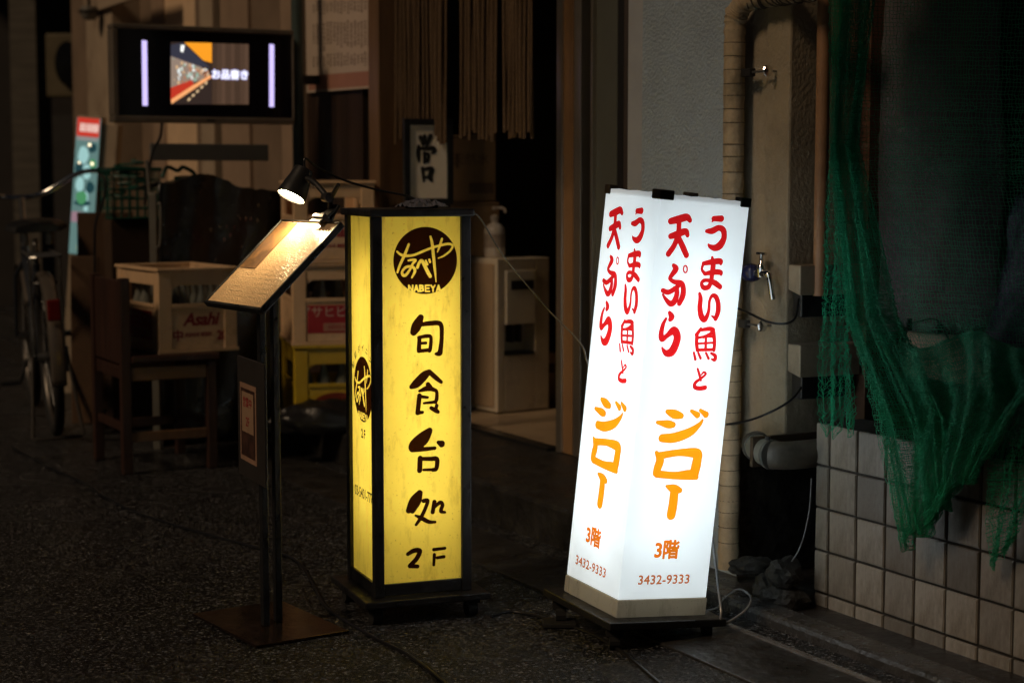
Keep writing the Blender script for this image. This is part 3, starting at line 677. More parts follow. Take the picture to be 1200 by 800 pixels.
# two pipe clamps holding the wrapped pipe to the pillar
def clamp_(px0, px1, py, label):
    a0, z = fx(px0, py, -.05); a1 = fa(px1, py, -.05)
    t = thing('pipe_clamp', label, 'pipe clamp', FM @ Matrix.Translation((a0, -.05, z)))
    m = MB(FM); m.box(a0 - .01, a0 + (a1 - a0) * .45, -.058, -.040, z - .010, z + .010); m.build('strap', BLACKP, t, .002)
    m = MB(FM); m.tube([(a0 + (a1 - a0) * .45, -.049, z), (a1, -.049, z)], .003, 8); m.tube([(a1, -.049, z), (a1, -.018, z)], .003, 8); m.build('rod', STEEL, t)
    m = MB(FM); m.lathe([(0, 0), (.013, 0), (.015, .003), (.013, .006), (0, .007)], FM.to_3x3().to_4x4().inverted() @ Matrix.Identity(4) if False else Matrix.Translation((a1, -.05, z)) @ Matrix.Rotation(math.pi / 2, 4, 'Y'), 14); m.build('washer', CHROME, t)
clamp_(868, 899, 86, 'upper black pipe clamp with a round steel washer on the wrapped pipe')
clamp_(862, 893, 378, 'lower black pipe clamp with a round washer below the tap')
# tap
ta, tz = fx(886, 320, -.05); TM = FM @ Matrix.Translation((ta, -.05, tz))
tp = thing('water_tap', 'chrome water tap with a dark blue hose joint on the concrete pillar', 'tap', TM)
m = MB(TM @ Matrix.Rotation(math.pi / 2, 4, 'Y')); m.lathe([(0, -.05), (.018, -.05), (.019, -.036), (.022, -.034), (.024, -.02), (.021, -.004), (.017, 0), (.012, .002), (0, .002)], n=18); m.build('hose_joint', mat('dark blue plastic', (.012, .014, .05), .25), tp, smooth=True)
m = MB(TM); m.tube(spline([(.0, 0, 0), (.03, 0, 0), (.05, -.002, .002), (.062, -.004, -.010), (.074, -.006, -.040), (.080, -.006, -.062)], 5), [.011] * 8 + [.010] * 6 + [.0075] * 12, 12); m.build('spout', CHROME, tp, smooth=True)
m = MB(TM); m.lathe([(.012, -.008), (.013, .01), (.010, .022), (.006, .026), (.004, .05), (.0, .05)], Matrix.Translation((.022, 0, 0)), 14); m.build('valve_body', CHROME, tp, smooth=True)
m = MB(TM); m.tube([(.004, 0, .05), (.040, 0, .05)], .0038, 8); m.build('handle', CHROME, tp)
m = MB(TM); m.tube([(.012, .0, 0), (.012, .03, 0)], .009, 10); m.build('wall_stub', STEEL, tp)
# recess right of the pillar: brown boards, thin drain pipe, duct covers
r0, r1 = p1 + .001, fa(975, 250, .06)
rc = thing('recess_wall', 'dark brown recessed wall strip with pipes right of the concrete pillar', 'wall', FM @ Matrix.Translation((r0, .1, 0)))
m = MB(FM); m.box(r0, r1 + .015, .16, .4, 0, HT); m.build('board', mat('dark brown board', (.075, .036, .018), .7, vary=.35, vscale=5), rc)
a, z = fx(962, 250, .03); zb = fx(962, 318, .03)[1]
tag(MB(FM).tube([(a, .03, zb - .06), (a, .03, HT)], .017, 14).build('drain_pipe', mat('brown drain pipe', (.25, .135, .07), .5, vary=.3, vscale=6), smooth=True), 'thin brown drain pipe standing between the dark recess and the green net', 'pipe')
def cover(px0, px1, pyt, pyb, pyl, label):
    a0, zt = fx(px0, pyt, -.03); a1 = fa(px1, pyt, -.03); zb = fx(px0, pyb, -.03)[1]
    t = thing('duct_cover', label, 'duct cover', FM @ Matrix.Translation((a0, 0, zb)))
    m = MB(FM); D = .10
    w_ = a1 - a0
    prof = [(a0, .15), (a0, -.015), (a0 + w_ * .2, -.03), (a1, -.03), (a1 + .004, .15)]
    n = len(prof); k = .01
    top = [(x, y, zt) for x, y in prof]; bot = [(x, y, zb + (.0 if i > 2 else .012)) for i, (x, y) in enumerate(prof)]
    m.add(top + bot, [(0, 1, 2, 3, 4)] + [(i, i + 1, n + i + 1, n + i) for i in range(n - 1)] + [(5, 6, 7, 8, 9)])
    m.build('hood', mat('ivory plastic', (.26, .21, .15), .45, vary=.15, dirt=(.12, .10, .07), dscale=9), t, .003)
    m = MB(FM); m.box(a0 + .012, a1 - .008, -.018, .12, zb - .055, zb + .008); m.build('duct', BLACKP, t, .004)
cover(921, 938, 310, 345, 0, 'upper ivory duct cover beside the spout of the tap')
cover(920, 938, 402, 440, 0, 'lower ivory duct cover on the dark recess')
# fat elbow at the foot of the pillar
a0, z0 = fx(884, 526, -.09); a1, _ = fx(930, 526, -.03)
el = thing('elbow_pipe', 'fat pale plastic elbow pipe at the foot of the pillar', 'pipe', FM @ Matrix.Translation((a0, -.09, z0)))
PVC = mat('dirty grey plastic pipe', (.17, .165, .14), .45, vary=.2, dirt=(.09, .085, .06), dscale=9)
m = MB(FM); m.tube(spline([(a0 - .012, -.072, z0 + .003), (a0 + .03, -.088, z0), (a0 + .075, -.092, z0 - .003)], 8), .0335, 20); m.build('straight_section', PVC, el, smooth=True)
m = MB(FM); m.tube(spline([(a0 + .0755, -.092, z0 - .003), (a0 + .092, -.078, z0 - .004), (a0 + .104, -.04, z0 - .004), (a0 + .108, .05, z0 - .002), (a0 + .108, .16, z0)], 8), .035, 20); m.build('elbow', mat('dirty shade browned plastic pipe', (.10, .085, .065), .5, vary=.3, dirt=(.04, .034, .026), dscale=12, dlo=.45, dhi=.7), el, smooth=True)  # dirt, plus the shading of the turned-away end put into the brown
for q0_, q1_ in (((a0 - .03, -.064, z0 + .004), (a0 - .004, -.075, z0 + .002)), ((a0 + .070, -.0915, z0 - .003), (a0 + .082, -.0918, z0 - .003)), ((a0 + .107, .03, z0 - .003), (a0 + .108, .05, z0 - .003))):
    m = MB(FM); m.tube([q0_, q1_], .0375, 20); m.build('collar', mat('dark pipe collar', (.06, .058, .05), .5, vary=.3), el, .002, True)
m = MB(FM); m.box(a0 + .03, a0 + .042, -.125, .2, z0 - .037, z0 + .0375); m.build('pipe_strap', mat('rusty strap', (.06, .04, .025), .6, .4), el, .001)
m = MB(FM); m.tube([(a0 + .07, -.10, z0 + .033), (a0 + .07, -.10, z0 + .042)], .007, 10); m.build('screw', BLACKP, el)
# lower foundation behind, dark rubble
m = MB(FM); m.box(p0 - .02, p1 + .08, -.0, .35, -.01, .02)
rub = random.Random(9)
def stone(c, s, label):
    me = bpy.data.meshes.new('stone'); bm = bmesh.new(); bmesh.ops.create_icosphere(bm, subdivisions=3, radius=1); ph_ = [rub.uniform(0, 6) for _ in range(3)]
    sx, sy, sz = s * rub.uniform(.8, 1.3), s * rub.uniform(.8, 1.2), s * rub.uniform(.6, .9)
    for v in bm.verts:
        k = 1 + .16 * math.sin(v.co.x * 3.1 + ph_[0]) * math.sin(v.co.y * 3.7 + ph_[1]) + .08 * math.sin(v.co.z * 7 + v.co.x * 5 + ph_[2]) + rub.uniform(-.035, .035); v.co = Vector((v.co.x * sx * k, v.co.y * sy * k, max(-.5, v.co.z) * sz * k))
    bm.to_mesh(me); bm.free(); me.materials.append(mat('dark stone', (.024, .022, .019), .75, vary=.7, vscale=24, bump=.9, bscale=45)); o = link('stone', me); o.location = c + Z * sz * .45; return tag(o, label, 'stone', 'stones at the foot of the pillar')
for px, py, s, l in ((905, 672, .05, 'larger dark stone heaped at the pillar foot beside the cable'), (925, 640, .055, 'broken dark stone leaning on the pillar foot under the elbow pipe'), (890, 655, .045, 'small dark stone next to the wrapped pipe'), (930, 690, .05, 'flat dark stone beside the left edge of the tiled wall')):
    g = fx(px, py, -.02)[0]; stone(FP(fa(px, 690, -.06), -.06 - rub.uniform(0, .03), .012 if py > 660 else .07), s, l)
def fcable(pts, r, label, name='hanging_cable', m=CABLE):
    return tag(MB().tube(spline([FP(*fx(px, py, d)[:1], d, fx(px, py, d)[1]) for px, py, d in pts], 8), r, 6).build(name, m, smooth=True), label, 'cable')
fcable([(862, 360, -.09), (880, 368, -.10), (900, 377, -.10), (920, 379, -.08), (932, 372, -.05), (936, 350, -.03)], .0032, 'black cable drooping from behind the white sign to the upper duct cover')
fcable([(852, 497, -.11), (875, 493, -.11), (900, 484, -.10), (925, 470, -.06), (938, 455, -.02), (940, 445, .0)], .003, 'black cable hanging low across the pillar to the lower duct cover')
fcable([(951, 560, -.03), (948, 600, -.035), (938, 640, -.05), (920, 668, -.08), (905, 690, -.10)], .002, 'thin black cable curving down the edge of the tiled wall', m=CW)

# ------------------------------------------------------------------ tiled parapet wall
tw = thing('tile_wall', 'low wall of weathered square beige tiles under the green net', 'wall', FM.copy())
TZ, TP = fx(953, 493, 0)[1], .1052
m = MB(FM); m.box(.0, 1.9, .006, .14, .0, TZ - .002); m.build('grout_bed', mat('dark grout', (.035, .032, .028), .9, vary=.3, vscale=30, bump=.3), tw)
TILE = mat('weathered tile', (.245, .225, .195), .42, vary=.3, vscale=14, bump=.15, bscale=120, dirt=(.085, .068, .048), dscale=10, dlo=.44, dhi=.70, rand=.38, coat=.15, stretch=(1, 1, .4))
def tile_mesh(w_, h):
    mb = MB(); mb.box(-w_ / 2, w_ / 2, -.007, .0, -h / 2, h / 2); me = bpy.data.meshes.new('tile')
    me.from_pydata([tuple(v) for v in mb.v], [], mb.f); me.materials.append(TILE)
    bm = bmesh.new(); bm.from_mesh(me); bmesh.ops.recalc_face_normals(bm, faces=bm.faces)
    bmesh.ops.bevel(bm, geom=[e for e in bm.edges if all(v.co.y < -.006 for v in e.verts)], offset=.0022, segments=2, affect='EDGES')
    bm.to_mesh(me); bm.free(); return me
full, half = tile_mesh(TP - .007, TP - .007), tile_mesh(TP * .52 - .007, TP - .007)
lastf, lasth = tile_mesh(TP - .007, TZ % TP - .008), tile_mesh(TP * .52 - .007, TZ % TP - .008)
rr = random.Random(21)
for r in range(int(TZ / TP) + 1):
    for c in range(16):
        last = r == int(TZ / TP); h = TZ % TP if last else TP
        me = (lasth if last else half) if c == 0 else (lastf if last else full)
        a = TP * .26 if c == 0 else TP * (.52 + c - .5)
        o = bpy.data.objects.new('tile', me); COL.objects.link(o); o.parent = tw
        o.location = (a, .006 + rr.uniform(-.0012, .0008), TZ - r * TP - h / 2); o.rotation_euler = (rr.uniform(-.012, .012), rr.uniform(-.006, .006), rr.uniform(-.012, .012))
# behind the parapet: dark wall, tarpaulin, panel, vent
bw = thing('back_wall', 'dark brown wall behind the green net', 'wall', FM @ Matrix.Translation((.3, .45, 0)))
m = MB(FM); m.box(-.05, 4.5, .52, .6, 0, HT); m.build('wall_face', DARKW, bw)
def sheet(name, px0, px1, py0, py1, d, amp, mm, label, cat, nx=26, nz=26, seed=1, corners=None):
    rr = random.Random(seed); vs, fs = [], []
    ph = [rr.uniform(0, 6.3) for _ in range(6)]
    for j in range(nz + 1):
        for i in range(nx + 1):
            u, v = i / nx, j / nz
            if corners:
                c = [Vector(q) for q in corners]; p = (c[0] * (1 - u) + c[1] * u) * (1 - v) + (c[3] * (1 - u) + c[2] * u) * v; px, py = p.x, p.y
            else: px, py = px0 + (px1 - px0) * u, py0 + (py1 - py0) * v
            dd = d + amp * (math.sin(u * 11 + ph[0] + 2 * v) * .5 + math.sin(v * 9 + ph[1] + 3 * u) * .35 + math.sin(u * 23 + v * 17 + ph[2]) * .2 + rr.uniform(-.12, .12))
            a, z = fx(px, py, d); vs.append(FP(a, dd, z))
    k = nx + 1
    fs = [(j * k + i, j * k + i + 1, (j + 1) * k + i + 1, (j + 1) * k + i) for j in range(nz) for i in range(nx)]
    o = MB().add(vs, fs).build(name, mm, smooth=True); so = o.modifiers.new('thickness', 'SOLIDIFY'); so.thickness = .002
    return tag(o, label, cat)
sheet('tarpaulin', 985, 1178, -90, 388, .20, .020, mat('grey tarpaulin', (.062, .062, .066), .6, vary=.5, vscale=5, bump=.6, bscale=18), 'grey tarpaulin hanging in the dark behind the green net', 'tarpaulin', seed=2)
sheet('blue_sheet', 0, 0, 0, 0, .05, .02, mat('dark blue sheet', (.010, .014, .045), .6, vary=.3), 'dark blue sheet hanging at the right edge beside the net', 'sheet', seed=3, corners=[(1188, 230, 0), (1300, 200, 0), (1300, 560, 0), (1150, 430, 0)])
a0, z1 = fx(1062, 388, .12); a1, z0 = fx(1190, 432, .12); z0 = fx(1062, 440, .12)[1]
tag(MB(FM).box(a0, a1, .12, .15, z0, z1).build('panel_board', mat('beige board', (.34, .28, .20), .7, vary=.25, vscale=6), None, .004), 'beige board lying behind the net above the tiles', 'board')
va, vz = fx(1164, 93, .40)
vt = thing('round_vent', 'round grey vent on the dark wall behind the net', 'vent', FM @ Matrix.Translation((va, .40, vz)))
m = MB(FM @ Matrix.Translation((va, .52, vz)) @ Matrix.Rotation(math.pi / 2, 4, 'X')); m.lathe([(0, 0), (.055, 0), (.055, .03), (.046, .045), (.040, .046), (.038, .03), (0, .028)], n=24); m.build('vent_ring', mat('grey vent plastic', (.13, .12, .11), .5), vt, smooth=True)
m = MB(FM)
for i in range(4): m.box(va - .035, va + .035, .482, .490, vz - .03 + i * .017, vz - .024 + i * .017)
m.build('louvre', mat('grey vent plastic', (.13, .12, .11), .5), vt, kind='stuff')
a, z = fx(1180, 298, .30)
tag(MB(FM).box(a - .02, a + .03, .30, .36, z - .06, z + .045).build('junction_box', mat('ivory plastic', (.26, .21, .15), .45), None, .004), 'pale junction box on the dark wall right of the tarpaulin', 'junction box')
cl = thing('clip_line', 'black cord with small pegs strung in front of the tarpaulin', 'cord', FM @ Matrix.Translation(Vector(fx(1060, 375, -.01) + (0,)).xzy if False else Vector((fx(1060, 375, -.01)[0], -.01, fx(1060, 375, -.01)[1]))))
pts = [(1012, 385), (1028, 366), (1045, 376), (1060, 384), (1075, 377), (1095, 374), (1104, 383), (1112, 398)]
m = MB(); m.tube(spline([FP(fx(x, y, -.01)[0], -.01, fx(x, y, -.01)[1]) for x, y in pts], 6), .0025, 6); m.build('cord', CABLE, cl, smooth=True)
for x, y in ((1023, 385), (1058, 392), (1066, 380), (1100, 384)):
    a, z = fx(x, y, -.012); m = MB(FM); m.box(a - .004, a + .004, -.018, -.008, z - .014, z + .014); m.build('peg', BLACKP, cl, .001)

# ------------------------------------------------------------------ unseen roof slab added above the frame to shade net and tiles
cn = thing('shade_canopy', 'unseen flat roof slab added to shade the tiled wall and green net', 'shade_canopy', FM @ Matrix.Translation((.4, 0, 1.95)))
m = MB(FM); m.box(p1 + .31, 4.6, -1.8, .3, 1.98, 2.02); m.build('shade_slab', DARKW, cn, .004)
m = MB(FM); m.box(p1 + .31, 4.6, -1.8, -1.77, 1.90, 1.979); m.build('shade_fascia', DARKW, cn)
# ------------------------------------------------------------------ green net
def interp_rows(v, rows):
    for i in range(len(rows) - 1):
        if v <= rows[i + 1][0]:
            t = (v - rows[i][0]) / (rows[i + 1][0] - rows[i][0]); t = t * t * (3 - 2 * t) * .5 + t * .5
            return rows[i], rows[i + 1], t
    return rows[-2], rows[-1], 1.0
def net_grid(nu, nv, rows, d0, fold, seed, jit=.002):
    rr = np.random.RandomState(seed); V = np.zeros((nv + 1, nu + 1, 3))
    for j in range(nv + 1):
        A_, B_, t = interp_rows(j / nv, rows)
        for i in range(nu + 1):
            u = i / nu
            xa, ya = A_[1](u); xb, yb = B_[1](u); px, py = xa + (xb - xa) * t, ya + (yb - ya) * t
            d = d0 - fold * (.4 + .6 * j / nv) * (math.sin(u * 13 + 4 * j / nv + seed) + .6 * math.sin(u * 37 + 1.7 + 2 * j / nv) + .5 * math.sin(j / nv * 11 + u * 9 + seed))
            a, z = fx(px, py, d0); V[j, i] = FP(a, d, z)
    V += rr.normal(0, jit, V.shape) + np.repeat(rr.normal(0, jit * 1.3, (nv + 1, 1, 3)), nu + 1, 1); return V
def strands(V, r):
    nv, nu = V.shape[0], V.shape[1]; idx = np.arange(nv * nu).reshape(nv, nu); P_ = V.reshape(-1, 3)
    E_ = np.vstack([np.stack([idx[:, :-1].ravel(), idx[:, 1:].ravel()], 1), np.stack([idx[:-1].ravel(), idx[1:].ravel()], 1)])
    p, q = P_[E_[:, 0]], P_[E_[:, 1]]; t = q - p; t /= np.linalg.norm(t, axis=1, keepdims=True) + 1e-12
    h = np.where(np.abs(t[:, 2:3]) < .8, np.array([[0, 0, 1.]]), np.array([[1., 0, 0]])); x = np.cross(t, h); x /= np.linalg.norm(x, axis=1, keepdims=True); y = np.cross(t, x)
    ring = [x * (r * math.cos(a)) + y * (r * math.sin(a)) for a in (0, 2.094, 4.189)]
    vs = np.stack([p + c for c in ring] + [q + c for c in ring], 1).reshape(-1, 3); n = len(E_)
    b = (np.arange(n) * 6)[:, None]
    f = np.concatenate([b + np.array([[i, (i + 1) % 3, 3 + (i + 1) % 3, 3 + i]]) for i in range(3)], 1).reshape(-1, 4)
    return vs, f
def bandf(xa, xb, xc, ub=.36):            # a dense gathered band between xa and xb, loose net from xb to xc
    return lambda u: xa + (xb - xa) * u / ub if u < ub else xb + (xc - xb) * ((u - ub) / (1 - ub))
B0, B1, B2, B3, B4 = bandf(976, 1010, 1310), bandf(973, 1004, 1300), bandf(992, 1048, 1290), bandf(1030, 1108, 1262), bandf(1062, 1100, 1212)
rows_main = [(0, lambda u: (B0(u), -90)), (.38, lambda u: (B1(u), 188 + 12 * u)), (.62, lambda u: (B2(u), 372 + 14 * u)), (.82, lambda u: (B3(u), 492 - 45 * u * u)), (1, lambda u: (B4(u), 636 - 130 * u ** .8 + 9 * math.sin(u * 37)))]
parts_ = [net_grid(110, 190, rows_main, -.055, .014, 4, .0010)]
C0, C1, C2, C3, C4 = (lambda u: (978 + 60 * u, -90)), (lambda u: (974 + 32 * u, 170)), (lambda u: (988 + 60 * u, 372)), (lambda u: (1030 + 80 * u, 492)), (lambda u: (1064 + 50 * u, 640 - 55 * u + 9 * math.sin(u * 23)))
for sd_ in (14, 15): parts_.append(net_grid(56, 330, [(0, C0), (.36, C1), (.64, C2), (.82, C3), (1, C4)], -.05 - .014 * (sd_ - 13), .016, sd_, .0007))
D1, D2, D3 = (lambda u: (1052 + 168 * u, 398 + 10 * math.sin(u * 9))), (lambda u: (1076 + 144 * u, 488 - 40 * u)), (lambda u: (1072 + 88 * u, 628 - 92 * u + 6 * math.sin(u * 19)))
for sd_ in (17, 18): parts_.append(net_grid(100, 150, [(0, D1), (.45, D2), (1, D3)], -.05 - .012 * (sd_ - 16), .016, sd_, .0007))
q0 = lambda u: (972 + 26 * u, 170); q1 = lambda u: (964 + 34 * u, 400); q2 = lambda u: (962 + 42 * u, 500 + 14 * math.sin(u * 17))
parts_.append(net_grid(26, 100, [(0, q0), (.7, q1), (1, q2)], -.05, .008, 5, .0016))
h0 = lambda u: (1165 + 60 * u, 440); h1 = lambda u: (1160 + 60 * u, 560); h2 = lambda u: (1158 + 26 * u, 668 - 30 * u)
parts_.append(net_grid(36, 110, [(0, h0), (.5, h1), (1, h2)], -.045, .008, 6, .0012))
VS, FS, off = [], [], 0
for V in parts_:
    a, b = strands(V, .00055); VS.append(a); FS.append(b + off); off += len(a)
VS, FS = np.vstack(VS), np.vstack(FS)
me = bpy.data.meshes.new('net'); me.vertices.add(len(VS)); me.vertices.foreach_set('co', VS.ravel()); me.loops.add(len(FS) * 4); me.loops.foreach_set('vertex_index', FS.ravel().astype(np.int32))
me.polygons.add(len(FS)); me.polygons.foreach_set('loop_start', np.arange(len(FS), dtype=np.int32) * 4); me.update(calc_edges=True); me.validate()
me.materials.append(mat('green net cord', (.006, .36, .17), .5, vary=.2))
tag(link('net', me), 'green netting draped in folds over the dark corner above the tiled wall', 'net')

# ------------------------------------------------------------------ doorway
FL = .12
dA, dB = fa(652, 300, .27), fa(735, 300, .10)
sdr = thing('sliding_door', 'dark sliding door with brown and metal framed edges left of the stucco wall', 'door', FM @ Matrix.Translation((dA, .27, FL)))
def vstrip(px0, px1, d, th, mm, name, par, bev=.002, zb=FL + .003, zt=HT):
    m = MB(FM); m.box(fa(px0, 300, d), fa(px1, 300, d), d, d + th, zb, zt); return m.build(name, mm, par, bev)
BROWNF = mat('brown door frame', (.30, .17, .08), .32, .2, .15)
vstrip(651.5, 658, .262, .05, ALU, 'rail', sdr); vstrip(658.6, 671, .27, .05, BROWNF, 'stile', sdr); vstrip(671.6, 680, .262, .05, ALU, 'rail', sdr)
vstrip(680, 691, .32, .04, BLACKP, 'track', sdr)
vstrip(691, 693.5, .235, .05, ALU, 'rail', sdr)
vstrip(693.8, 722, .25, .03, mat('dark greenish door panel', (.10, .105, .09), .35, .2, .15, 3), 'door_panel', sdr); vstrip(722.5, 729, .235, .05, BLACKP, 'stile', sdr); vstrip(729.5, 735, .20, .1, mat('dark trim', (.05, .04, .035), .5), 'trim', sdr)
# building shell: interior walls, ceiling, upper front
shell = thing('shop_building', 'dark shop interior seen through the open doorway', 'building', FM @ Matrix.Translation((fa(500, 300, 1.5), 1.5, FL)))
dl = fa(440, 300, .1)
m = MB(FM); m.box(dl - .6, 2.0, 2.6, 2.7, FL, HT); m.build('back_wall', DARKW, shell)
m = MB(FM); m.box(dA + .06, 2.0, .37, .47, FL, HT); m.build('partition', DARKW, shell)
m = MB(FM); m.box(dl - .7, dl - .6, .36, 2.6, FL, HT); m.build('side_wall', DARKW, shell)
m = MB(FM); m.box(-14, 4.6, .0, 2.7, HT + .003, HT + .15); m.build('ceiling', DARKW, shell)
m = MB(FM); m.box(-14, 4.6, -.05, .1, HT + .153, HT + 1.2); m.build('upper_front', BEIGEW, shell)
m = MB(FM); a0_, _ = fx(560, 500, .28)
m.box(dl - .55, dA - .005, .30, 2.55, FL - .01, FL + .006); m.build('interior_floor', mat('beige floor tiles', (.34, .25, .16), .35, vary=.12, vscale=3, dirt=(.14, .09, .06), dscale=4, dlo=.5, dhi=.75), kind='structure')
m = MB(FM); m.box(dl - .3, dA - .01, .24, .292, FL - .01, FL + .012); m.build('threshold', mat('dark threshold', (.03, .03, .03), .3, .5), kind='structure')
# wooden post and reeded panel, poster
a0, a1 = fa(433, 300, .02), fa(445, 300, .02)
m = MB(FM); m.box(a0, a1, .02, .14, FL + .002, HT)
tag(m.build('wooden_post', mat('reddish wood post', (.15, .085, .042), .5, vary=.35, vscale=4, stretch=(6, 6, .6), bump=.15), None, .004), 'reddish brown wooden post at the left of the doorway', 'post')
rp = thing('reeded_panel', 'dark panel of narrow vertical slats behind the hanging poster', 'panel', FM @ Matrix.Translation((fa(362, 300, .1), .1, FL)))
b0, b1 = fa(362, 300, .10), fa(432, 300, .10)
m = MB(FM); m.box(b0, b1, .10, .14, FL + .002, HT); m.build('backing', DARKW, rp)
n = 26
m0 = MB(FM); wv = (b1 - b0) / n; m0.box(b0 + wv * .14, b0 + wv * .86, .078, .0995, FL + .002, HT); sl = m0.build('slat', mat('dark slat wood', (.035, .020, .014), .45, vary=.4, vscale=5, stretch=(6, 6, .5), rand=.35), rp, .003)
Ml = FM.to_3x3() @ Vector((1, 0, 0))
for i in range(1, n):
    o = sl.copy(); COL.objects.link(o); o.parent = rp; PM[o.name] = PM[rp.name]; o.location = Vector((wv * i, 0, 0))
t = thing('poster', 'pale paper poster with columns of faint writing and a pink lower band', 'poster', FM @ Matrix.Translation((fa(362, 60, .06), .06, 1.4)))
def local_q(pxs, d): return [FP(fx(px, py, d)[0], d, fx(px, py, d)[1]) for px, py in pxs]
m = MB(); q_ = local_q([(360, 109), (439, 103), (441, -30), (358, -30)], .062); nn = -I * .002; m.add(q_ + [p + nn for p in q_], [(0, 1, 2, 3), (4, 5, 6, 7), (0, 1, 5, 4), (1, 2, 6, 5), (2, 3, 7, 6), (3, 0, 4, 7)]); ps = m.build('paper', mat('aged poster paper', (.50, .40, .32), .7, vary=.08), t)
m = MB(); q_ = local_q([(361.5, 106), (437, 100.5), (437, 83), (361.5, 89)], .0595); m.add(q_, [(0, 1, 2, 3)]); m.build('pink_band', mat('pink print', (.36, .17, .12), .7, vary=.1), ps)
m = MB(); rr = random.Random(8)
for band, (ya, yb) in enumerate(((2, 17), (26, 62), (64, 80))):
    for i in range(17):
        px = 367 + i * 4.0 + rr.uniform(-.4, .4); y = ya - (px - 365) * .06 + rr.uniform(0, 4)
        while y < yb - (px - 365) * .06 - rr.uniform(0, 12 if band == 1 else 3):
            h = rr.uniform(1.4, 3.2); q_ = local_q([(px, y + h), (px + rr.uniform(1.2, 2.2), y + h), (px + 1.8, y), (px, y)], .0592); m.add(q_, [(0, 1, 2, 3)]); y += h + rr.uniform(.6, 2.2)
m.build('writing', mat('faint poster ink', (.16, .11, .09), .7), ps, kind='stuff')
# rope curtain
rc_ = thing('rope_curtain', 'brown rope curtain hanging in three bundles in the doorway', 'curtain', FM @ Matrix.Translation((fa(540, 60, .3), .3, 1.5)))
ROPE = mat('brown rope', (.13, .08, .042), .85, vary=.35, vscale=120, bump=.6, bscale=250)
for px0, px1, yb in ((459, 523, 163), (540, 582, 160), (591, 625, 156)):
    rr = random.Random(px0); m = MB(); x = px0; c = 0
    while x < px1:
        d = .085 + .012 * (c % 2) + rr.uniform(-.004, .004); a, zb = fx(x, yb + rr.uniform(-8, 7), d); ph = rr.uniform(0, 6)
        pts = [FP(a + .0055 * math.sin(ph + k * .6), d, zb + (HT - zb) * k / 12) for k in range(13)]
        m.tube(pts, [.0062] + [.0048] * 12, 5); x += rr.uniform(2.2, 3.0); c += 1
    m.build('rope_bundle', ROPE, rc_, kind='stuff', smooth=True)
m = MB(FM); m.tube([(fa(446, 50, .09), .09, 2.3), (dA - .01, .09, 2.3)], .014, 10); m.build('curtain_rod', WOODD, rc_)
# items inside the doorway
def facing_panel(px0, py0, px1, py1, d, depth, yawd=0):
    """panel whose lower left / upper right corners are seen at these places, d metres behind the front, turned towards the street"""
    a0, z0 = fx(px0, py1, d); o = FP(a0, d, z0); r = Matrix.Rotation(math.radians(yawd), 3, 'Z') @ Vector((1, 0, 0))
    P_ = Panel(o, r, Z); u1 = P_.uv(px1, py1)[0]; v1 = P_.uv(px0, py0)[1]; return P_, u1, v1
def solid(P_, w_, h, dep, name, m, par=None, bevel=.003, x0=0, y0=0, off=0):
    mb = MB(P_.M(0, 0, 0)); mb.box(x0, w_, y0, h, off - dep, off); return mb.build(name, m, par, bevel)
P_, w_, h_ = facing_panel(474, 139, 531, 240, -.03, .03, 22)
t = thing('framed_sign', 'black framed white sign with one bold brush character standing in the doorway', 'sign', P_.M(w_ / 2, 0, 0)); fw = .022
mb = MB(P_.M(0, 0, 0)); mb.box(0, fw, 0, h_, -.02, .006); mb.box(w_ - fw, w_, 0, h_, -.02, .006); mb.box(fw, w_ - fw, 0, fw, -.02, .006); mb.box(fw, w_ - fw, h_ - fw, h_, -.02, .006); mb.build('frame', BLACK, t, .002)
mb = MB(P_.M(0, 0, 0)); zf = P_.o.z - FL - .002
mb.box(.01, .03, -zf, -.001, -.018, .0); mb.box(w_ - .03, w_ - .01, -zf, -.001, -.018, .0); mb.box(.0301, w_ - .0301, -zf * .5, -zf * .5 + .03, -.016, -.002); mb.build('easel', BLACK, t, .002)
pp = solid(P_, w_ - fw - .0005, h_ - fw - .0005, .012, 'paper', PAPER, t, 0, fw + .0005, fw + .0005, -.004)
EI = [[(240, 225, 16), (262, 285, 14)], [(275, 215, 14), (280, 270, 12)], [(325, 215, 18), (302, 280, 13), (288, 305, 8)], [(225, 300, 12), (222, 360, 18), (226, 430, 9)], [(230, 320, 12), (300, 322, 14), (345, 320, 18), (360, 345, 15), (335, 360, 7)],
      [(275, 360, 14), (275, 440, 12)], [(280, 367, 9), (310, 372, 12), (302, 430, 12)], [(275, 440, 9), (300, 432, 10)], [(258, 490, 14), (268, 600, 8)], [(260, 502, 10), (310, 490, 14), (338, 500, 18), (320, 560, 18), (332, 590, 13)], [(275, 565, 10), (330, 567, 11)]]
place('lettering', ink(P_.strokes(EI, 460, 130, 582 / 80, 1.22)), P_.M(0, 0, .0015 - .004), INK, pp)
P_, w_, h_ = facing_panel(448, 198, 477, 262, .24, .2, 8)
t = thing('carton', 'small orange brown carton left of the framed sign', 'carton', P_.M(w_ / 2, 0, 0)); ORC = mat('orange carton', (.36, .17, .05), .7, vary=.12)
solid(P_, w_, h_, .18, 'carton_body', ORC, t)
mb = MB(P_.M(w_ * .62, h_ * .52, .0006)); mb.lathe([(0, 0), (.028, 0), (.028, .0008), (0, .0008)], n=20); mb.box(-.05, -.03, .055, .066, 0, .0008); mb.box(.012, .032, .055, .066, 0, .0008); mb.build('print', mat('dark carton print', (.06, .025, .012), .7), t)
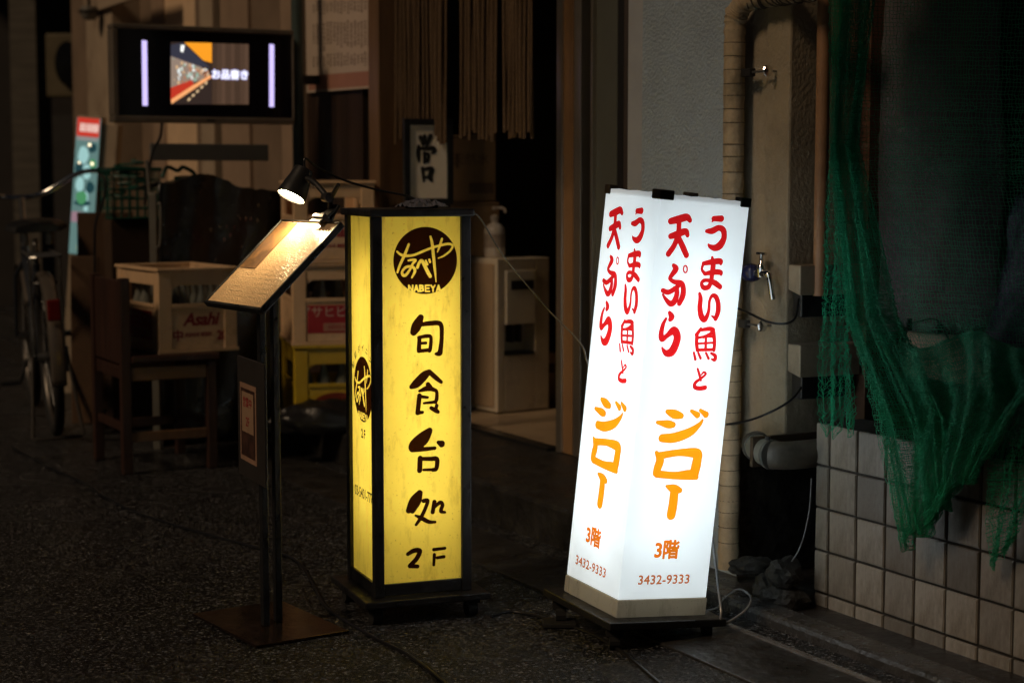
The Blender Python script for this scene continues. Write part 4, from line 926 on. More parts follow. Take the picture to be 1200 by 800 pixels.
for px0, py0, px1, py1, d, lab, dy in ((527, 158, 581, 236, .40, 'upper brown cardboard box behind the rope curtain', 0), (524, 237, 585, 300, .38, 'lower brown cardboard box stacked in the doorway', 1)):
    P_, w_, h_ = facing_panel(px0, py0, px1, py1, d, .3, 5)
    t = thing('cardboard_box', lab, 'box', P_.M(w_ / 2, 0, 0), 'cardboard boxes in the doorway')
    solid(P_, w_, h_, .28, 'box_body', CARD, t)
    mb = MB(P_.M(0, 0, .0006))
    if dy == 0:
        mb.box(w_ * .42, w_ * .95, h_ * .12, h_ * .28, 0, .0006); 
        place('lettering', text_mesh('天然水', .05), P_.M(w_ * .45, h_ * .62, .0012), mat('box print', (.10, .055, .03), .7), t)
    mb.box(w_ * .02, w_ * .98, h_ * .945, h_ * .965, 0, .0006); mb.box(w_ * .12, w_ * .2, h_ * .5, h_ * .72, 0, .0006); mb.build('print', mat('box print', (.10, .055, .03), .7), t)
P_, w_, h_ = facing_panel(540, 301, 560, 470, .5, .2, 0)
# water cooler like appliance, corner towards the viewer
ac = gp(583, 487, FL); ah = 1.06 - (303 - 208) * ac.y / F_PX - FL
ap = thing('appliance', 'old cream upright appliance with a dispenser recess standing on the doorway floor', 'appliance', frame(ac, Vector((math.cos(.62), math.sin(.62), 0)), Vector((-math.sin(.62), math.cos(.62), 0)), Z))
AM = PM[ap.name]; AW = .255; AD = .36
IV = mat('yellowed appliance plastic', (.55, .47, .36), .42, vary=.1, dirt=(.14, .10, .06), dscale=5, dlo=.52, dhi=.8)
m = MB(AM)
m.box(0, .035, 0, AD, .012, ah); m.box(AW - .07, AW, 0, AD, .012, ah); m.box(.0355, AW - .0705, 0, AD, ah * .93, ah); m.box(.0355, AW - .0705, 0, AD, .012, ah * .38); m.box(.0355, AW - .0705, .07, AD, ah * .3805, ah * .9295)
m.build('cabinet', IV, ap, .004)
m = MB(AM); m.box(.038, AW - .073, -.008, .02, ah * .58, ah * .925); m.build('front_panel', mat('pale appliance panel', (.58, .51, .40), .35, vary=.06), ap, .004)
m = MB(AM); m.box(.06, AW - .085, -.011, -.0085, ah * .80, ah * .86); m.build('display', BLACKP, ap)
m = MB(AM); m.box(.075, .087, .01, .05, ah * .46, ah * .575); m.box(.115, .127, .01, .05, ah * .46, ah * .575); m.build('dispenser_nozzle', BLACKP, ap, .002)
m = MB(AM); m.box(.04, AW - .075, -.004, .06, ah * .385, ah * .40); m.build('drip_tray', BLACKP, ap)
m = MB(AM)
for x, y in ((.02, .02), (AW - .02, .02), (.02, AD - .02), (AW - .02, AD - .02)): m.box(x - .012, x + .012, y - .012, y + .012, 0, .0118)
m.build('feet', BLACKP, ap)
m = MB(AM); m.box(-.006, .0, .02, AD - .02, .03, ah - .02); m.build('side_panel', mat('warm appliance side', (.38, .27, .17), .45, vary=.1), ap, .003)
bc = gp(612, 473, FL) + Vector((.01, .02, 0)); bx_ = thing('small_carton', 'small pale brown carton standing in front of the cream appliance', 'carton', frame(gp(626, 474, FL), Vector((math.cos(.62), math.sin(.62), 0)), Vector((-math.sin(.62), math.cos(.62), 0)), Z))
m = MB(PM[bx_.name]); m.box(-.0, .10, -.02, .10, .002, .215); m.build('carton_body', mat('pale brown carton', (.36, .24, .14), .7, vary=.1), bx_, .004)
m = MB(PM[bx_.name]); m.box(.03, .09, -.0212, -.0204, .13, .17); m.build('label', mat('dark carton print', (.06, .025, .012), .7), bx_)
sb = AM @ Vector((.07, .12, ah)); SBM = Matrix.Translation(sb)
bt = thing('pump_bottle', 'white pump bottle standing on the cream appliance', 'bottle', SBM)
BOT = mat('milky bottle plastic', (.72, .64, .56), .3, vary=.05)
m = MB(SBM); m.lathe([(0, .001), (.040, .001), (.043, .005), (.043, .105), (.040, .118), (.026, .132), (.016, .138), (.016, .15), (0, .15)], n=24); m.build('bottle_body', BOT, bt, smooth=True)
m = MB(SBM); m.lathe([(.019, .1505), (.019, .165), (.010, .170), (.006, .172), (.006, .190), (.013, .192), (.013, .203), (0, .206)], n=16); m.tube([(0, 0, .198), (.03, -.008, .198), (.042, -.011, .192), (.044, -.0115, .178)], .006, 8); m.build('pump', mat('white pump plastic', (.6, .52, .45), .35), bt, smooth=True)
m = MB(SBM); m.torus(Matrix.Identity(4), .0, .0, 3, 3) if False else m.lathe([(.0434, .04), (.0434, .095)], n=24, cap=False); m.build('label', mat('bottle label', (.42, .33, .26), .5, vary=.2, vscale=60), bt)

# ------------------------------------------------------------------ left side: front wall behind the television
ge = fa(343, 300, 0)
fw_ = thing('front_wall', 'beige panelled shop front behind the television', 'wall', FM @ Matrix.Translation((ge, 0, 0)))
xs = [60, 104, 134, 150, 193, 236, 254, 267, 306, 345]
def strip(px0, px1, d, mm, name, zb=.0, zt=HT, th=.3): 
    m = MB(FM); m.box(fa(px0, 180, d), fa(px1, 180, d) - .001, d, d + th, zb, zt); return m.build(name, mm, fw_, .004)
TAN = mat('tan board', (.30, .21, .145), .75, vary=.2, vscale=3); BRN = mat('brown board', (.20, .14, .095), .75, vary=.25, vscale=3); PALE = mat('pale board', (.70, .50, .32), .7, vary=.12)
strip(87, 104, .0, BRN, 'wall_board'); strip(104, 134, -.10, BEIGEW, 'pilaster'); strip(134, 180, .06, BRN, 'wall_board'); strip(180, 194, .04, TAN, 'wall_board')
strip(194, 231, .05, PALE, 'pale_panel'); strip(231, 236, .02, BRN, 'batten'); strip(236, 251, .0, BEIGEW, 'pilaster'); strip(251, 260, .10, DARKW, 'slot'); strip(260, 292, .03, TAN, 'wall_board'); strip(292, 330, .05, BRN, 'wall_board'); strip(330, 343, .01, TAN, 'batten')
m = MB(FM); a0 = fa(100, 5, -.12); a1 = fa(178, 5, -.12); z0 = fx(140, 5, -.12)[1]; m.box(a0, a1, -.13, -.1, z0, z0 + .09); m.build('ledge', BEIGEW, fw_, .004)
a, _ = fx(350, 200, -.05); tag(MB(FM).tube([(a, -.05, .0), (a, -.05, HT)], .024, 14).build('downpipe', mat('dark teal pipe', (.05, .075, .07), .45, vary=.3), smooth=True), 'dark teal downpipe between the television and the poster', 'pipe')
# small lamp and pipe bits on the wall high left
a, z = fx(113, 14, -.13); g = thing('wall_light', 'unlit round wall light high on the beige pilaster', 'wall light', FM @ Matrix.Translation((a, -.13, z)))
m = MB(FM); m.lathe([(0, -.05), (.03, -.046), (.048, -.02), (.05, .0), (.045, .025), (0, .03)], Matrix.Translation((a, -.17, z)), 18); m.build('glass_shade', mat('grey lamp glass', (.16, .15, .13), .3), g, smooth=True)
m = MB(FM); m.torus(Matrix.Translation((a, -.17, z)), .052, .008, 24, 6); m.tube([(a, -.17, z + .03), (a, -.17, z + .12), (a, -.10, z + .12)], .01, 8); m.build('bracket', mat('dark lamp metal', (.03, .025, .02), .5), g, smooth=True)
# far alley end
far = thing('alley_wall', 'dark building closing the alley at the far left', 'building', Vector((-5, 14.5, 0)))
m = MB(); m.box(-9, -2.6, 14.5, 14.8, 0, 4.5); m.build('wall_face', DARKW, far)
m = MB(); c0_, c1_ = at(10, 0, 13.2).x, at(41, 0, 13.2).x; m.box(c0_, c1_, 13.2, 13.6, 0, 4.2); m.build('brick_pier', mat('dim brick pier', (.10, .088, .07), .8, vary=.4, vscale=3, stretch=(1, 1, 8)), far)
m = MB(); c0_, c1_ = at(44, 0, 14).x, at(92, 0, 14).x; m.box(c0_, c1_, 14.0, 14.3, 0, 1.55); m.build('shutter', mat('dark shutter', (.035, .032, .03), .6), far)
p = at(76, 75, 13); mt = thing('meter_box', 'beige meter box with a dark round window at the far left', 'meter', Matrix.Translation(p))
m = MB(); m.box(p.x - .14, p.x + .14, p.y, p.y + .12, p.z - .24, p.z + .22); m.build('housing', mat('beige meter plastic', (.13, .105, .06), .5), mt, .01)
m = MB(); m.lathe([(0, 0), (.085, 0), (.095, .01), (.095, .04), (0, .045)], Matrix.Translation((p.x + .03, p.y, p.z)) @ Matrix.Rotation(math.pi / 2, 4, 'X') @ Matrix.Diagonal((1, 1.7, 1, 1)), 28); m.build('window', mat('black meter glass', (.008, .008, .008), .1), mt, smooth=True)
# leaning backlit advertising panel
vY = 8.6
vm = thing('advertising_panel', 'narrow glowing advertising panel with a red top leaning in the alley', 'sign', Matrix.Translation(at(81, 292, vY)) @ Matrix.Rotation(math.radians(5.0), 4, 'Y') @ Matrix.Rotation(math.radians(-8), 4, 'Z'))
VM_ = PM[vm.name]; vw = 27 * vY / F_PX; vh = 154 * vY / F_PX; zb = -.75
m = MB(VM_); m.box(-.004, vw + .003, .012, .09, zb, vh + .01); m.build('light_box', mat('light box case', (.35, .28, .2), .5), vm, .004)
m = MB(VM_); m.box(vw + .0035, vw + .085, .03, .10, zb, vh - .02); m.build('side_board', BEIGEW, vm, .006)
m = MB(VM_); m.box(-.003, vw + .002, .004, .0115, -.02, vh); fp_ = m.build('poster_face', emit('ad teal', (.15, .27, .25), .75), vm)
def adp(name, col, st, polys, off):
    mb = MB(VM_ @ Matrix.Rotation(math.pi / 2, 4, 'X'))
    for pl_ in polys: mb.prism([(x * vw, y * vh) for x, y in pl_], Matrix.Translation((0, 0, -.004 + off)), .0006)
    return mb.build(name, emit('ad ' + name + str(col), col, st), fp_, kind='stuff')
def blob(x, y, rx, ry, n=9): return [(x + rx * math.cos(2 * math.pi * k / n) * random.uniform(.8, 1.15), y + ry * math.sin(2 * math.pi * k / n) * random.uniform(.85, 1.1)) for k in range(n)]
random.seed(77)
adp('red_band', (.70, .05, .03), .8, [[(0, .86), (1, .86), (1, 1), (0, 1)]], .0005)
adp('white_text', (1, .75, .65), .9, [[(x, .895), (x + .09, .895), (x + .10, .955), (x + .01, .96)] for x in (.14, .28, .44, .58, .72, .85)], .0012)
adp('pale_strip', (.45, .42, .40), .6, [[(.02, .83), (.98, .83), (.98, .855), (.02, .855)]], .0006)
adp('pale_shape', (.42, .72, .70), .8, [blob(.35, .72, .25, .07), blob(.55, .60, .22, .06), blob(.3, .50, .2, .06), [(.52, .30), (.72, .30), (.68, .44), (.60, .47), (.54, .43)]], .0007)
adp('deep_shape', (.02, .07, .08), .7, [blob(.75, .78, .2, .04), blob(.2, .62, .18, .05), blob(.75, .48, .2, .05), blob(.45, .36, .4, .025)], .0009)
adp('green_shape', (.10, .38, .16), .7, [blob(.4, .40, .25, .05), blob(.8, .66, .15, .04)], .0011)
adp('pink_shape', (.50, .30, .36), .6, [[(0, .21), (1, .21), (1, .29), (0, .29)]], .0013)
adp('yellow_shape', (.75, .58, .04), .75, [[(.35, 0), (.8, 0), (.8, .20), (.35, .20)]], .0014)
adp('warm_dot', (1, .85, .55), 2.0, [blob(.62, .80, .07, .014), blob(.78, .66, .07, .014), blob(.2, .66, .05, .01)], .0018)
# television hung at right angles to the front
tvr = I.copy(); tvn = tvr.cross(Z); tvo = at(345, 146, 7.15); tvl = hit(133, 141, tvo, tvn)
TW, TH = (tvo - tvl).dot(tvr), 108 * 7.15 / F_PX
TP_ = Panel(Vector((tvl.x, tvl.y, tvo.z)), tvr, Z); TVM = TP_.M(0, 0, 0)
tv = thing('television', 'grey framed television showing a bar interior between two bright vertical lines', 'television', TP_.M(TW / 2, 0, 0))
SILV = mat('grey television bezel', (.15, .125, .10), .45, .1)
m = MB(TVM); bz = .022
m.box(0, TW, TH - .02, TH, -.07, .008); m.box(0, TW, 0, .024, -.07, .008); m.box(0, bz, .0242, TH - .0202, -.07, .008); m.box(TW - .008, TW, .0242, TH - .0202, -.07, .008); m.build('bezel', SILV, tv, .004)
m = MB(TVM); m.box(bz + .0003, TW - .0083, .0243, TH - .0203, -.06, .0); scr = m.build('screen', mat('black screen glass', (.006, .006, .012), .12, vary=.0), tv)
m = MB(TVM); m.box(TW * .2, TW * .8, TH * .2, TH * .8, -.12, -.0705); m.build('back_cover', BLACKP, tv, .01)
m = MB(TVM); m.box(TW * .50, TW * .545, .006, .014, .0082, .0095); m.build('maker_plate', mat('dark plate', (.02, .02, .02), .4), tv)
def scr_poly(pxs, mm, name, z=.0012):
    q_ = [TP_.uv(x, y) for x, y in pxs]; mb = MB(TVM); mb.prism(q_, Matrix.Translation((0, 0, z)), .0004); return mb.build(name, mm, scr)
scr_poly([(167, 124), (173, 124), (172, 48), (166, 47.5)], emit('violet bar', (.62, .52, 1.0), 1.25), 'light_bar')
scr_poly([(315.5, 125.5), (321, 125.5), (321, 52.5), (315.5, 52)], emit('violet bar', (.62, .52, 1.0), 1.25), 'light_bar')
E_ = lambda n, c, s=1.0: emit('tv ' + n, c, s)
scr_poly([(200, 122.5), (248, 122.5), (248, 50.5), (200, 49.5)], E_('bar dark', (.035, .022, .018)), 'picture', .0012)
scr_poly([(216, 50), (248, 50.7), (248, 74), (238, 71)], E_('ceiling', (1.0, .36, .02)), 'picture', .0018)
scr_poly([(200, 53), (214, 50), (240, 74), (246, 80), (236, 79), (200, 66)], E_('beam', (.04, .04, .06)), 'picture', .0019)
scr_poly([(200, 66), (236, 79), (240, 93), (200, 104)], E_('shelf', (.30, .22, .17)), 'picture', .0018)
scr_poly([(200, 103), (224, 94), (228, 100), (200, 117)], E_('red counter', (.55, .04, .02)), 'picture', .0021)
scr_poly([(200, 117), (226, 100), (246, 88), (248, 91), (201, 122)], E_('counter edge', (1.0, .42, .16)), 'picture', .0022)
rr = random.Random(12)
for k in range(70):
    t_ = rr.random(); x = 201 + 42 * t_; y0 = 66 + 13 * t_; y1 = 103 - 12 * t_; y = rr.uniform(y0 + 2, y1 - 4); s_ = rr.uniform(1.2, 3.2); c = rr.choice([(.9, .9, .85), (.75, .8, .8), (.7, .45, .25), (.5, .2, .1), (.3, .45, .35)])
    scr_poly([(x, y + s_ * 1.3), (x + s_, y + s_ * 1.2), (x + s_ * .9, y), (x + .2, y)], emit('tv glint %d' % k, c, 1.0), 'picture_glint', .0024 + .0003 * (k % 5))
scr_poly([(212, 53), (216, 53.5), (214, 62), (211, 60)], E_('lamp', (1, 1, .95), 1.3), 'picture_glint', .0045)
for k in range(5): scr_poly([(220 + k * 5, 119 - k * 4.8), (223 + k * 5, 117 - k * 4.8), (222.5 + k * 5, 114.5 - k * 4.8), (219.5 + k * 5, 116.5 - k * 4.8)], E_('stool', (.8, .55, .3)), 'picture_glint', .0026)
for k in range(8):
    x = 248.3 + k * 5.4; c = .75 + .5 * ((k * 37) % 5) / 5
    scr_poly([(x, 122.5), (x + 5.2, 122.6), (x + 5.2, 51 + (k + 1) * .15), (x, 50.8 + k * .15)], E_('plank %d' % k, (.085 * c, .048 * c, .030 * c)), 'picture_plank', .0012)
u, v = TP_.uv(269.5, 88.5); place('screen_text', bold_text('お品書き', .039, .0030, .0005), TP_.M(u, v, .0020), E_('text glow', (.50, .48, 1.0), 1.0), scr)
place('screen_text', bold_text('お品書き', .039, .0008, .0005), TP_.M(u, v, .0032), E_('text white', (1, 1, 1), 1.2), scr)
tb = thing('television_bracket', 'dark bracket arm carrying the television from the shop front', 'bracket', TP_.M(TW, TH / 2, -.1))
m = MB(TVM); m.box(TW * .45, TW + .18, TH * .45, TH * .55, -.16, -.121); m.build('arm', BLACK, tb, .003); m = MB(TVM); m.box(TW + .18, TW + .2, TH * .2, TH * .8, -.22, -.06); m.build('wall_plate', BLACK, tb, .003)
# blank grey board below the television
P_ = Panel(at(177, 188, 7.15), I, Z); w_ = P_.uv(315, 188)[0]; h_ = P_.uv(177, 168)[1]
tg = solid(P_, w_, h_, .02, 'grey_board', mat('dull grey board', (.115, .115, .11), .6, vary=.1)); tag(tg, 'blank dull grey board hung below the television', 'board')
tag(MB().tube(spline([at(190, 140, 7.05), at(188, 160, 7.05), at(180, 176, 7.05), at(176, 192, 7.05), at(172, 215, 7.05), at(170, 240, 7.05)], 6), .006, 6).build('black_cable', CABLE, smooth=True), 'black cord dropping from the left part of the television', 'cord')

# ------------------------------------------------------------------ covered heap, basket, boards
hp = thing('covered_heap', 'heap under a black rain specked sheet behind the cream beer crate', 'covered heap', frame(gp(186, 560), I, A * -1, Z))
pL = at(186, 330, 6.85); HM = frame(Vector((pL.x, pL.y, 0)), I, -A, Z)
hw = (at(332, 250, 7.15) - pL).dot(I); topL = 1.06 - (213 - 208) * 6.9 / F_PX; topR = 1.06 - (224 - 208) * 7.1 / F_PX
vs, fs = [], []; nx, nz = 28, 22; rr = random.Random(14)
for j in range(nz + 1):
    for i in range(nx + 1):
        u, v = i / nx, j / nz; zt = topL + (topR - topL) * u + .045 * math.sin(max(0, min(1, (u - .12) / .5)) * math.pi) + rr.uniform(-.004, .004)
        if j <= nz - 6: z = zt * v / ((nz - 6) / nz); y = .0
        else: z = zt - .004 * (j - nz + 6); y = .055 * (j - nz + 6)
        y += .010 * math.sin(u * 9 + v * 6) + .006 * math.sin(u * 23 - v * 13) + rr.uniform(-.004, .004) - .05 * (1 - v) * .5
        vs.append(HM @ Vector((u * hw, y, max(.002, z))))
k = nx + 1; MBx = MB(); MBx.add(vs, [(j * k + i, j * k + i + 1, (j + 1) * k + i + 1, (j + 1) * k + i) for j in range(nz) for i in range(nx)])
PM[hp.name] = HM.copy(); hp.matrix_world = HM
so = MBx.build('black_sheet', mat('black plastic sheet', (.012, .012, .012), .35, vary=.3, bump=.4, bscale=30, rvary=.12), hp, smooth=True); md = so.modifiers.new('thickness', 'SOLIDIFY'); md.thickness = .003
rr = random.Random(31); m = MB(HM)
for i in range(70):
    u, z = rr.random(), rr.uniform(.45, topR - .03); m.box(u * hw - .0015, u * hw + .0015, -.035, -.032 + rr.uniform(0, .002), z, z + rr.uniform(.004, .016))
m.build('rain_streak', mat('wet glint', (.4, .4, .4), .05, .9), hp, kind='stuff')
# green basket of wire netting on boxes
def lattice(m, M, w_, h, nx, nz, r):
    for i in range(nx + 1): m.tube([M @ Vector((w_ * i / nx, 0, 0)), M @ Vector((w_ * i / nx, 0, h))], r, 5)
    for j in range(nz + 1): m.tube([M @ Vector((0, 0, h * j / nz)), M @ Vector((w_, 0, h * j / nz))], r, 5)
bk0 = at(133, 256, 7.3); bw_ = .20; bh_ = .20; GRN = mat('dark green plastic', (.008, .075, .055), .4, vary=.2)
bk = thing('basket', 'dark green plastic basket beside the covered heap', 'basket', frame(bk0, I, -A, Z)); BM_ = PM[bk.name]
m = MB()
for M_ in (BM_, BM_ @ Matrix.Translation((0, .22, 0))): lattice(m, M_, bw_, bh_, 6, 5, .0035)
for M_ in (BM_ @ Matrix.Rotation(math.pi / 2, 4, 'Z'), BM_ @ Matrix.Translation((bw_, 0, 0)) @ Matrix.Rotation(math.pi / 2, 4, 'Z')): lattice(m, M_, .22, bh_, 6, 5, .0035)
m.build('lattice', GRN, bk, kind='stuff')
m = MB(BM_); m.box(-.008, bw_ + .008, -.01, .0, bh_ - .004, bh_ + .012); m.box(-.008, bw_ + .008, .222, .232, bh_ - .004, bh_ + .012); m.box(.0, bw_, .0, .22, -.006, .0); m.build('rim', GRN, bk, .003)
m = MB(BM_); rr = random.Random(6); m.tube(spline([(rr.uniform(.02, bw_ - .02), rr.uniform(.03, .19), bh_ * .4 + i * .008) for i in range(22)], 4), .005, 5); m.build('hose', GRN, bk, smooth=True, kind='stuff')
st = thing('box_stack', 'dark boxes stacked under the green basket', 'boxes', frame(Vector((bk0.x, bk0.y, 0)), I, -A, Z))
m = MB(PM[st.name]); m.box(-.02, bw_ + .02, .0, .28, .002, .42); m.build('box', mat('dark brown carton', (.05, .028, .016), .7), st, .004)
m = MB(PM[st.name]); m.box(-.01, bw_ + .01, .01, .27, .424, bk0.z - .007); m.build('box', mat('dark brown carton', (.05, .028, .016), .7), st, .004)
gh = spline([at(190, 208, 6.98), at(196, 196, 7.0), at(208, 200, 7.0), at(215, 196, 7.0), at(228, 204, 7.02), at(220, 211, 7.0), at(205, 209, 7.0), at(236, 208, 7.02), at(246, 214, 7.03)], 6)
tag(MB().tube(gh, .008, 8).build('green_hose', GRN, smooth=True), 'green hose tangled on top of the covered heap', 'hose')
# thin frame of a folding cart: post, handle
pb_ = at(181, 330, 6.8); ct = thing('cart_frame', 'grey metal post of a folding cart with a loop handle beside the heap', 'cart', Matrix.Translation((pb_.x, pb_.y, 0)))
CT_ = mat('dull grey tube', (.20, .19, .165), .45, .5, .2)
m = MB(); m.box(pb_.x - .014, pb_.x + .014, pb_.y - .012, pb_.y + .012, .0, 1.06 - (226 - 208) * pb_.y / F_PX); m.build('post', CT_, ct, .003)
tp1 = at(172, 188, 6.8); m = MB(); m.tube([at(175, 228, 6.8), tp1], .007, 8); m.build('upper_rod', CT_, ct)
m = MB(); m.tube(spline([at(184, 240, 6.78), at(187, 238, 6.76), at(188, 250, 6.76), at(187.5, 280, 6.76), at(186, 289, 6.76), at(182, 290, 6.78)], 5), .004, 8); m.build('handle', CT_, ct, smooth=True)
# leaning brown boards left of the chair
def board(px0, py0, px1, py1, Y, mm, label, yw=8):
    P_ = Panel(at(px0, py1, Y), Matrix.Rotation(math.radians(yw), 3, 'Z') @ Vector((1, 0, 0)), Vector((0, .06, 1))); w_ = P_.uv(px1, py1)[0]; h_ = P_.uv(px0, py0)[1]
    tag(solid(P_, w_, h_, .02, 'board', mm), label, 'board')
board(92, 249, 157, 480, 7.35, mat('dark brown board wood', (.075, .040, .020), .55, vary=.3, vscale=3, stretch=(5, 5, .6)), 'dark brown board leaning behind the chair')
board(84, 300, 116, 496, 7.15, mat('brown hardboard', (.10, .055, .028), .6, vary=.3), 'narrow brown board leaning beside the bicycle wheel')

# ------------------------------------------------------------------ chair carrying the crate
CC = gp(145, 557); cx = (gp(256, 548) - CC); cw = cx.length; cx.normalize(); cy = Vector((-cx.y, cx.x, 0)); CM_ = frame(CC, cx, cy, Z)
ch = thing('chair', 'dark brown wooden chair carrying the cream beer crate', 'chair', CM_)
ls = .036; cdp = .38; bh = 1.06 - (326 - 208) * CC.y / F_PX
for x, y, h in ((0, 0, bh), (0, cdp, bh), (cw - ls, 0, .40), (cw - ls, cdp, .40)):
    m = MB(CM_); m.box(x, x + ls, y, y + ls, 0, h); m.build('leg', WOODD, ch, .004)
m = MB(CM_); m.box(ls + .001, cw + .01, -.008, cdp + ls + .008, .4002, .425); m.build('seat', WOODD, ch, .005)
for y in (.006, cdp + .01):
    m = MB(CM_); m.box(ls + .0005, cw - ls - .0005, y, y + .018, .335, .385); m.build('seat_rail', mat('amber wood rail', (.16, .085, .03), .5, vary=.35, vscale=5, stretch=(.6, 6, 6)), ch, .003)
    m = MB(CM_); m.box(ls + .0005, cw - ls - .0005, y + .002, y + .017, .115, .15); m.build('stretcher', WOODM if y < .1 else WOODD, ch, .003)
for z0, z1 in ((.15, .18), (.34, .385)):
    for x in (.01, cw - ls + .008):
        m = MB(CM_); m.box(x, x + .016, ls + .0005, cdp - .0005, z0, z1); m.build('stretcher', WOODD, ch, .003)
m = MB(CM_); m.box(.008, .026, ls + .0005, cdp - .0005, bh - .31, bh - .01); m.build('back_panel', WOODD, ch, .004)

# ------------------------------------------------------------------ beer crates and bottles
CWD, CDP, CHT = .305, .42, .308
def crate(name, label, M, body, kind):
    t = thing(name, label, 'crate', M, 'beer crates')
    W_, D_, H_ = CWD, CDP, CHT; th = .012
    m = MB(M)
    m.box(.01, W_ - .01, .01, D_ - .01, .0, .012)
    lo, hi = (.175, .245) if kind != 'yellow' else (.16, .235)
    for (x0, x1, y0, y1) in ((.004, W_ - .004, .004, .004 + th), (.004, W_ - .004, D_ - .004 - th, D_ - .004), (.004, .004 + th, .017, D_ - .017), (W_ - .004 - th, W_ - .004, .017, D_ - .017)):
        m.box(x0, x1, y0, y1, .0125, lo)
        m.box(x0, x1, y0, y1, hi, H_ - .012)
    m.build('shell', body, t, .002)
    cw_ = .052
    for sx in (0, 1):
        for sy in (0, 1):
            m = MB(M); x0, x1 = (0, cw_) if sx == 0 else (W_ - cw_, W_); y0, y1 = (0, cw_) if sy == 0 else (D_ - cw_, D_)
            m.box(x0, x1, y0 if sy == 0 else y1 - .018, y0 + .018 if sy == 0 else y1, .0, H_ - .0125)
            m.box(x0 if sx == 0 else x1 - .018, x0 + .018 if sx == 0 else x1, (y0 + .0185) if sy == 0 else y0, y1 if sy == 0 else y1 - .0185, .0, H_ - .0125)
            m.build('corner_post', body, t, .004)
    m = MB(M)
    for (x0, x1, y0, y1) in ((-.006, W_ + .006, -.006, .016), (-.006, W_ + .006, D_ - .016, D_ + .006), (-.006, .016, .0165, D_ - .0165), (W_ - .016, W_ + .006, .0165, D_ - .0165)): m.box(x0, x1, y0, y1, H_ - .012, H_)
    m.build('rim', body, t, .003)
    m = MB(M)
    for (x0, x1, y0, y1) in ((cw_ + .001, W_ - cw_ - .001, -.001, .0035), (-.001, .0035, cw_ + .001, D_ - cw_ - .001)): m.box(x0, x1, y0, y1, lo - .012, lo + .003)
    m.box(-.004, W_ + .004, -.004, -.0005, .0, .012); m.box(-.004, -.0005, .0, D_, .0, .012)
    # rounded upper corners of the openings
    for x0, s_ in ((cw_, 1), (W_ - cw_, -1)):
        poly = [(x0, hi), (x0, hi - .03), (x0 + s_ * .006, hi - .014), (x0 + s_ * .016, hi - .005), (x0 + s_ * .032, hi)]
        m.prism(poly if s_ > 0 else poly[::-1], frame(Vector((0, .016, 0)), Vector((1, 0, 0)), Vector((0, 0, 1)), Vector((0, -1, 0))), .0105)
    m.build('ribs', body, t, .001)
    F_ = Panel(M @ Vector((0, .004, 0)), M.to_3x3() @ Vector((1, 0, 0)), M.to_3x3() @ Vector((0, 0, 1)))
    S_ = Panel(M @ Vector((.004, D_, 0)), M.to_3x3() @ Vector((0, -1, 0)), M.to_3x3() @ Vector((0, 0, 1)))
    if kind == 'logo':
        place('lettering', bold_text('Asahi', .064, .0022, .0006, shear=.28, space=.95), F_.M(W_ * .53, .118, .0008), MAROON, t)
        place('lettering', bold_text('中', .044, .0014, .0006), F_.M(W_ * .24, .060, .0008), MAROON, t)
        place('lettering', bold_text('ASAHI BEER', .020, .0008, .0005), F_.M(W_ * .50, .064, .0008), MAROON, t)
        place('lettering', bold_text('20', .046, .002, .0006, sx=.8), F_.M(W_ * .80, .057, .0008), MAROON, t)
    if kind in ('logo', 'label'):
        Q, ww = (S_, D_) if kind == 'logo' else (F_, W_)
        x0, x1 = (.08, ww - .08) if kind == 'logo' else (.055, ww - .04)
        mb = MB(Q.M(0, 0, 0)); mb.box(x0, x1, .045, .15, .0002, .0012); lb = mb.build('label', REDPRINT, t)
        place('lettering', text_mesh('アサヒビール', .046, 0, sx=1.0), Q.M((x0 + x1) / 2, .122, .0018), WHITEPRINT, lb)
        mb = MB(Q.M(0, 0, 0)); mb.box((x0 + x1) / 2 - .045, x1 - .012, .052, .082, .0013, .0018); lb2 = mb.build('label_strip', mat('pink strip', (.42, .22, .16), .5), t)
        place('lettering', text_mesh('ASAHI BEER', .018, .0003), Q.M((x0 + x1 + .02) / 2 + .01, .067, .0024), REDPRINT, t)
    if kind == 'yellow':
        mb = MB(F_.M(W_ * .52, .075, .0002) @ Matrix.Diagonal((1.65, .9, 1, 1))); mb.lathe([(0, 0), (.058, 0), (.058, .001), (0, .001)], n=36); em = mb.build('emblem', mat('dark red oval', (.20, .03, .012), .5), t)
        place('lettering', text_mesh('Asahi', .055, .001, .28), F_.M(W_ * .52, .075, .002), mat('yellow crate plastic', (.52, .36, .02)), em)
    return t
ck = gp(187, 415, .426); ang = math.radians(33); KM = frame(ck, Vector((math.cos(ang), math.sin(ang), 0)), Vector((-math.sin(ang), math.cos(ang), 0)), Z)
crate('beer_crate', 'cream beer crate with dark red lettering standing on the wooden chair', KM, CREAM, 'logo')
def bottle_proto():
    t = thing('bottle', 'grey empty bottle standing in the beer crate on the chair', 'bottle', Matrix.Identity(4), 'bottles in the beer crates')
    m = MB(); m.lathe([(0, .001), (.028, .001), (.0295, .005), (.0295, .13), (.026, .158), (.016, .19), (.0125, .205), (.0125, .236), (.0138, .238), (.0138, .25), (.009, .251), (.009, .22), (.022, .15), (.024, .01), (0, .008)], n=14); m.build('glass', GLASSB, t, smooth=True)
    m = MB(); m.lathe([(.0145, .2515), (.0145, .264), (.012, .267), (0, .267)], n=12); m.build('cap', CAPW, t, smooth=True); return t
bp = bottle_proto(); first = True
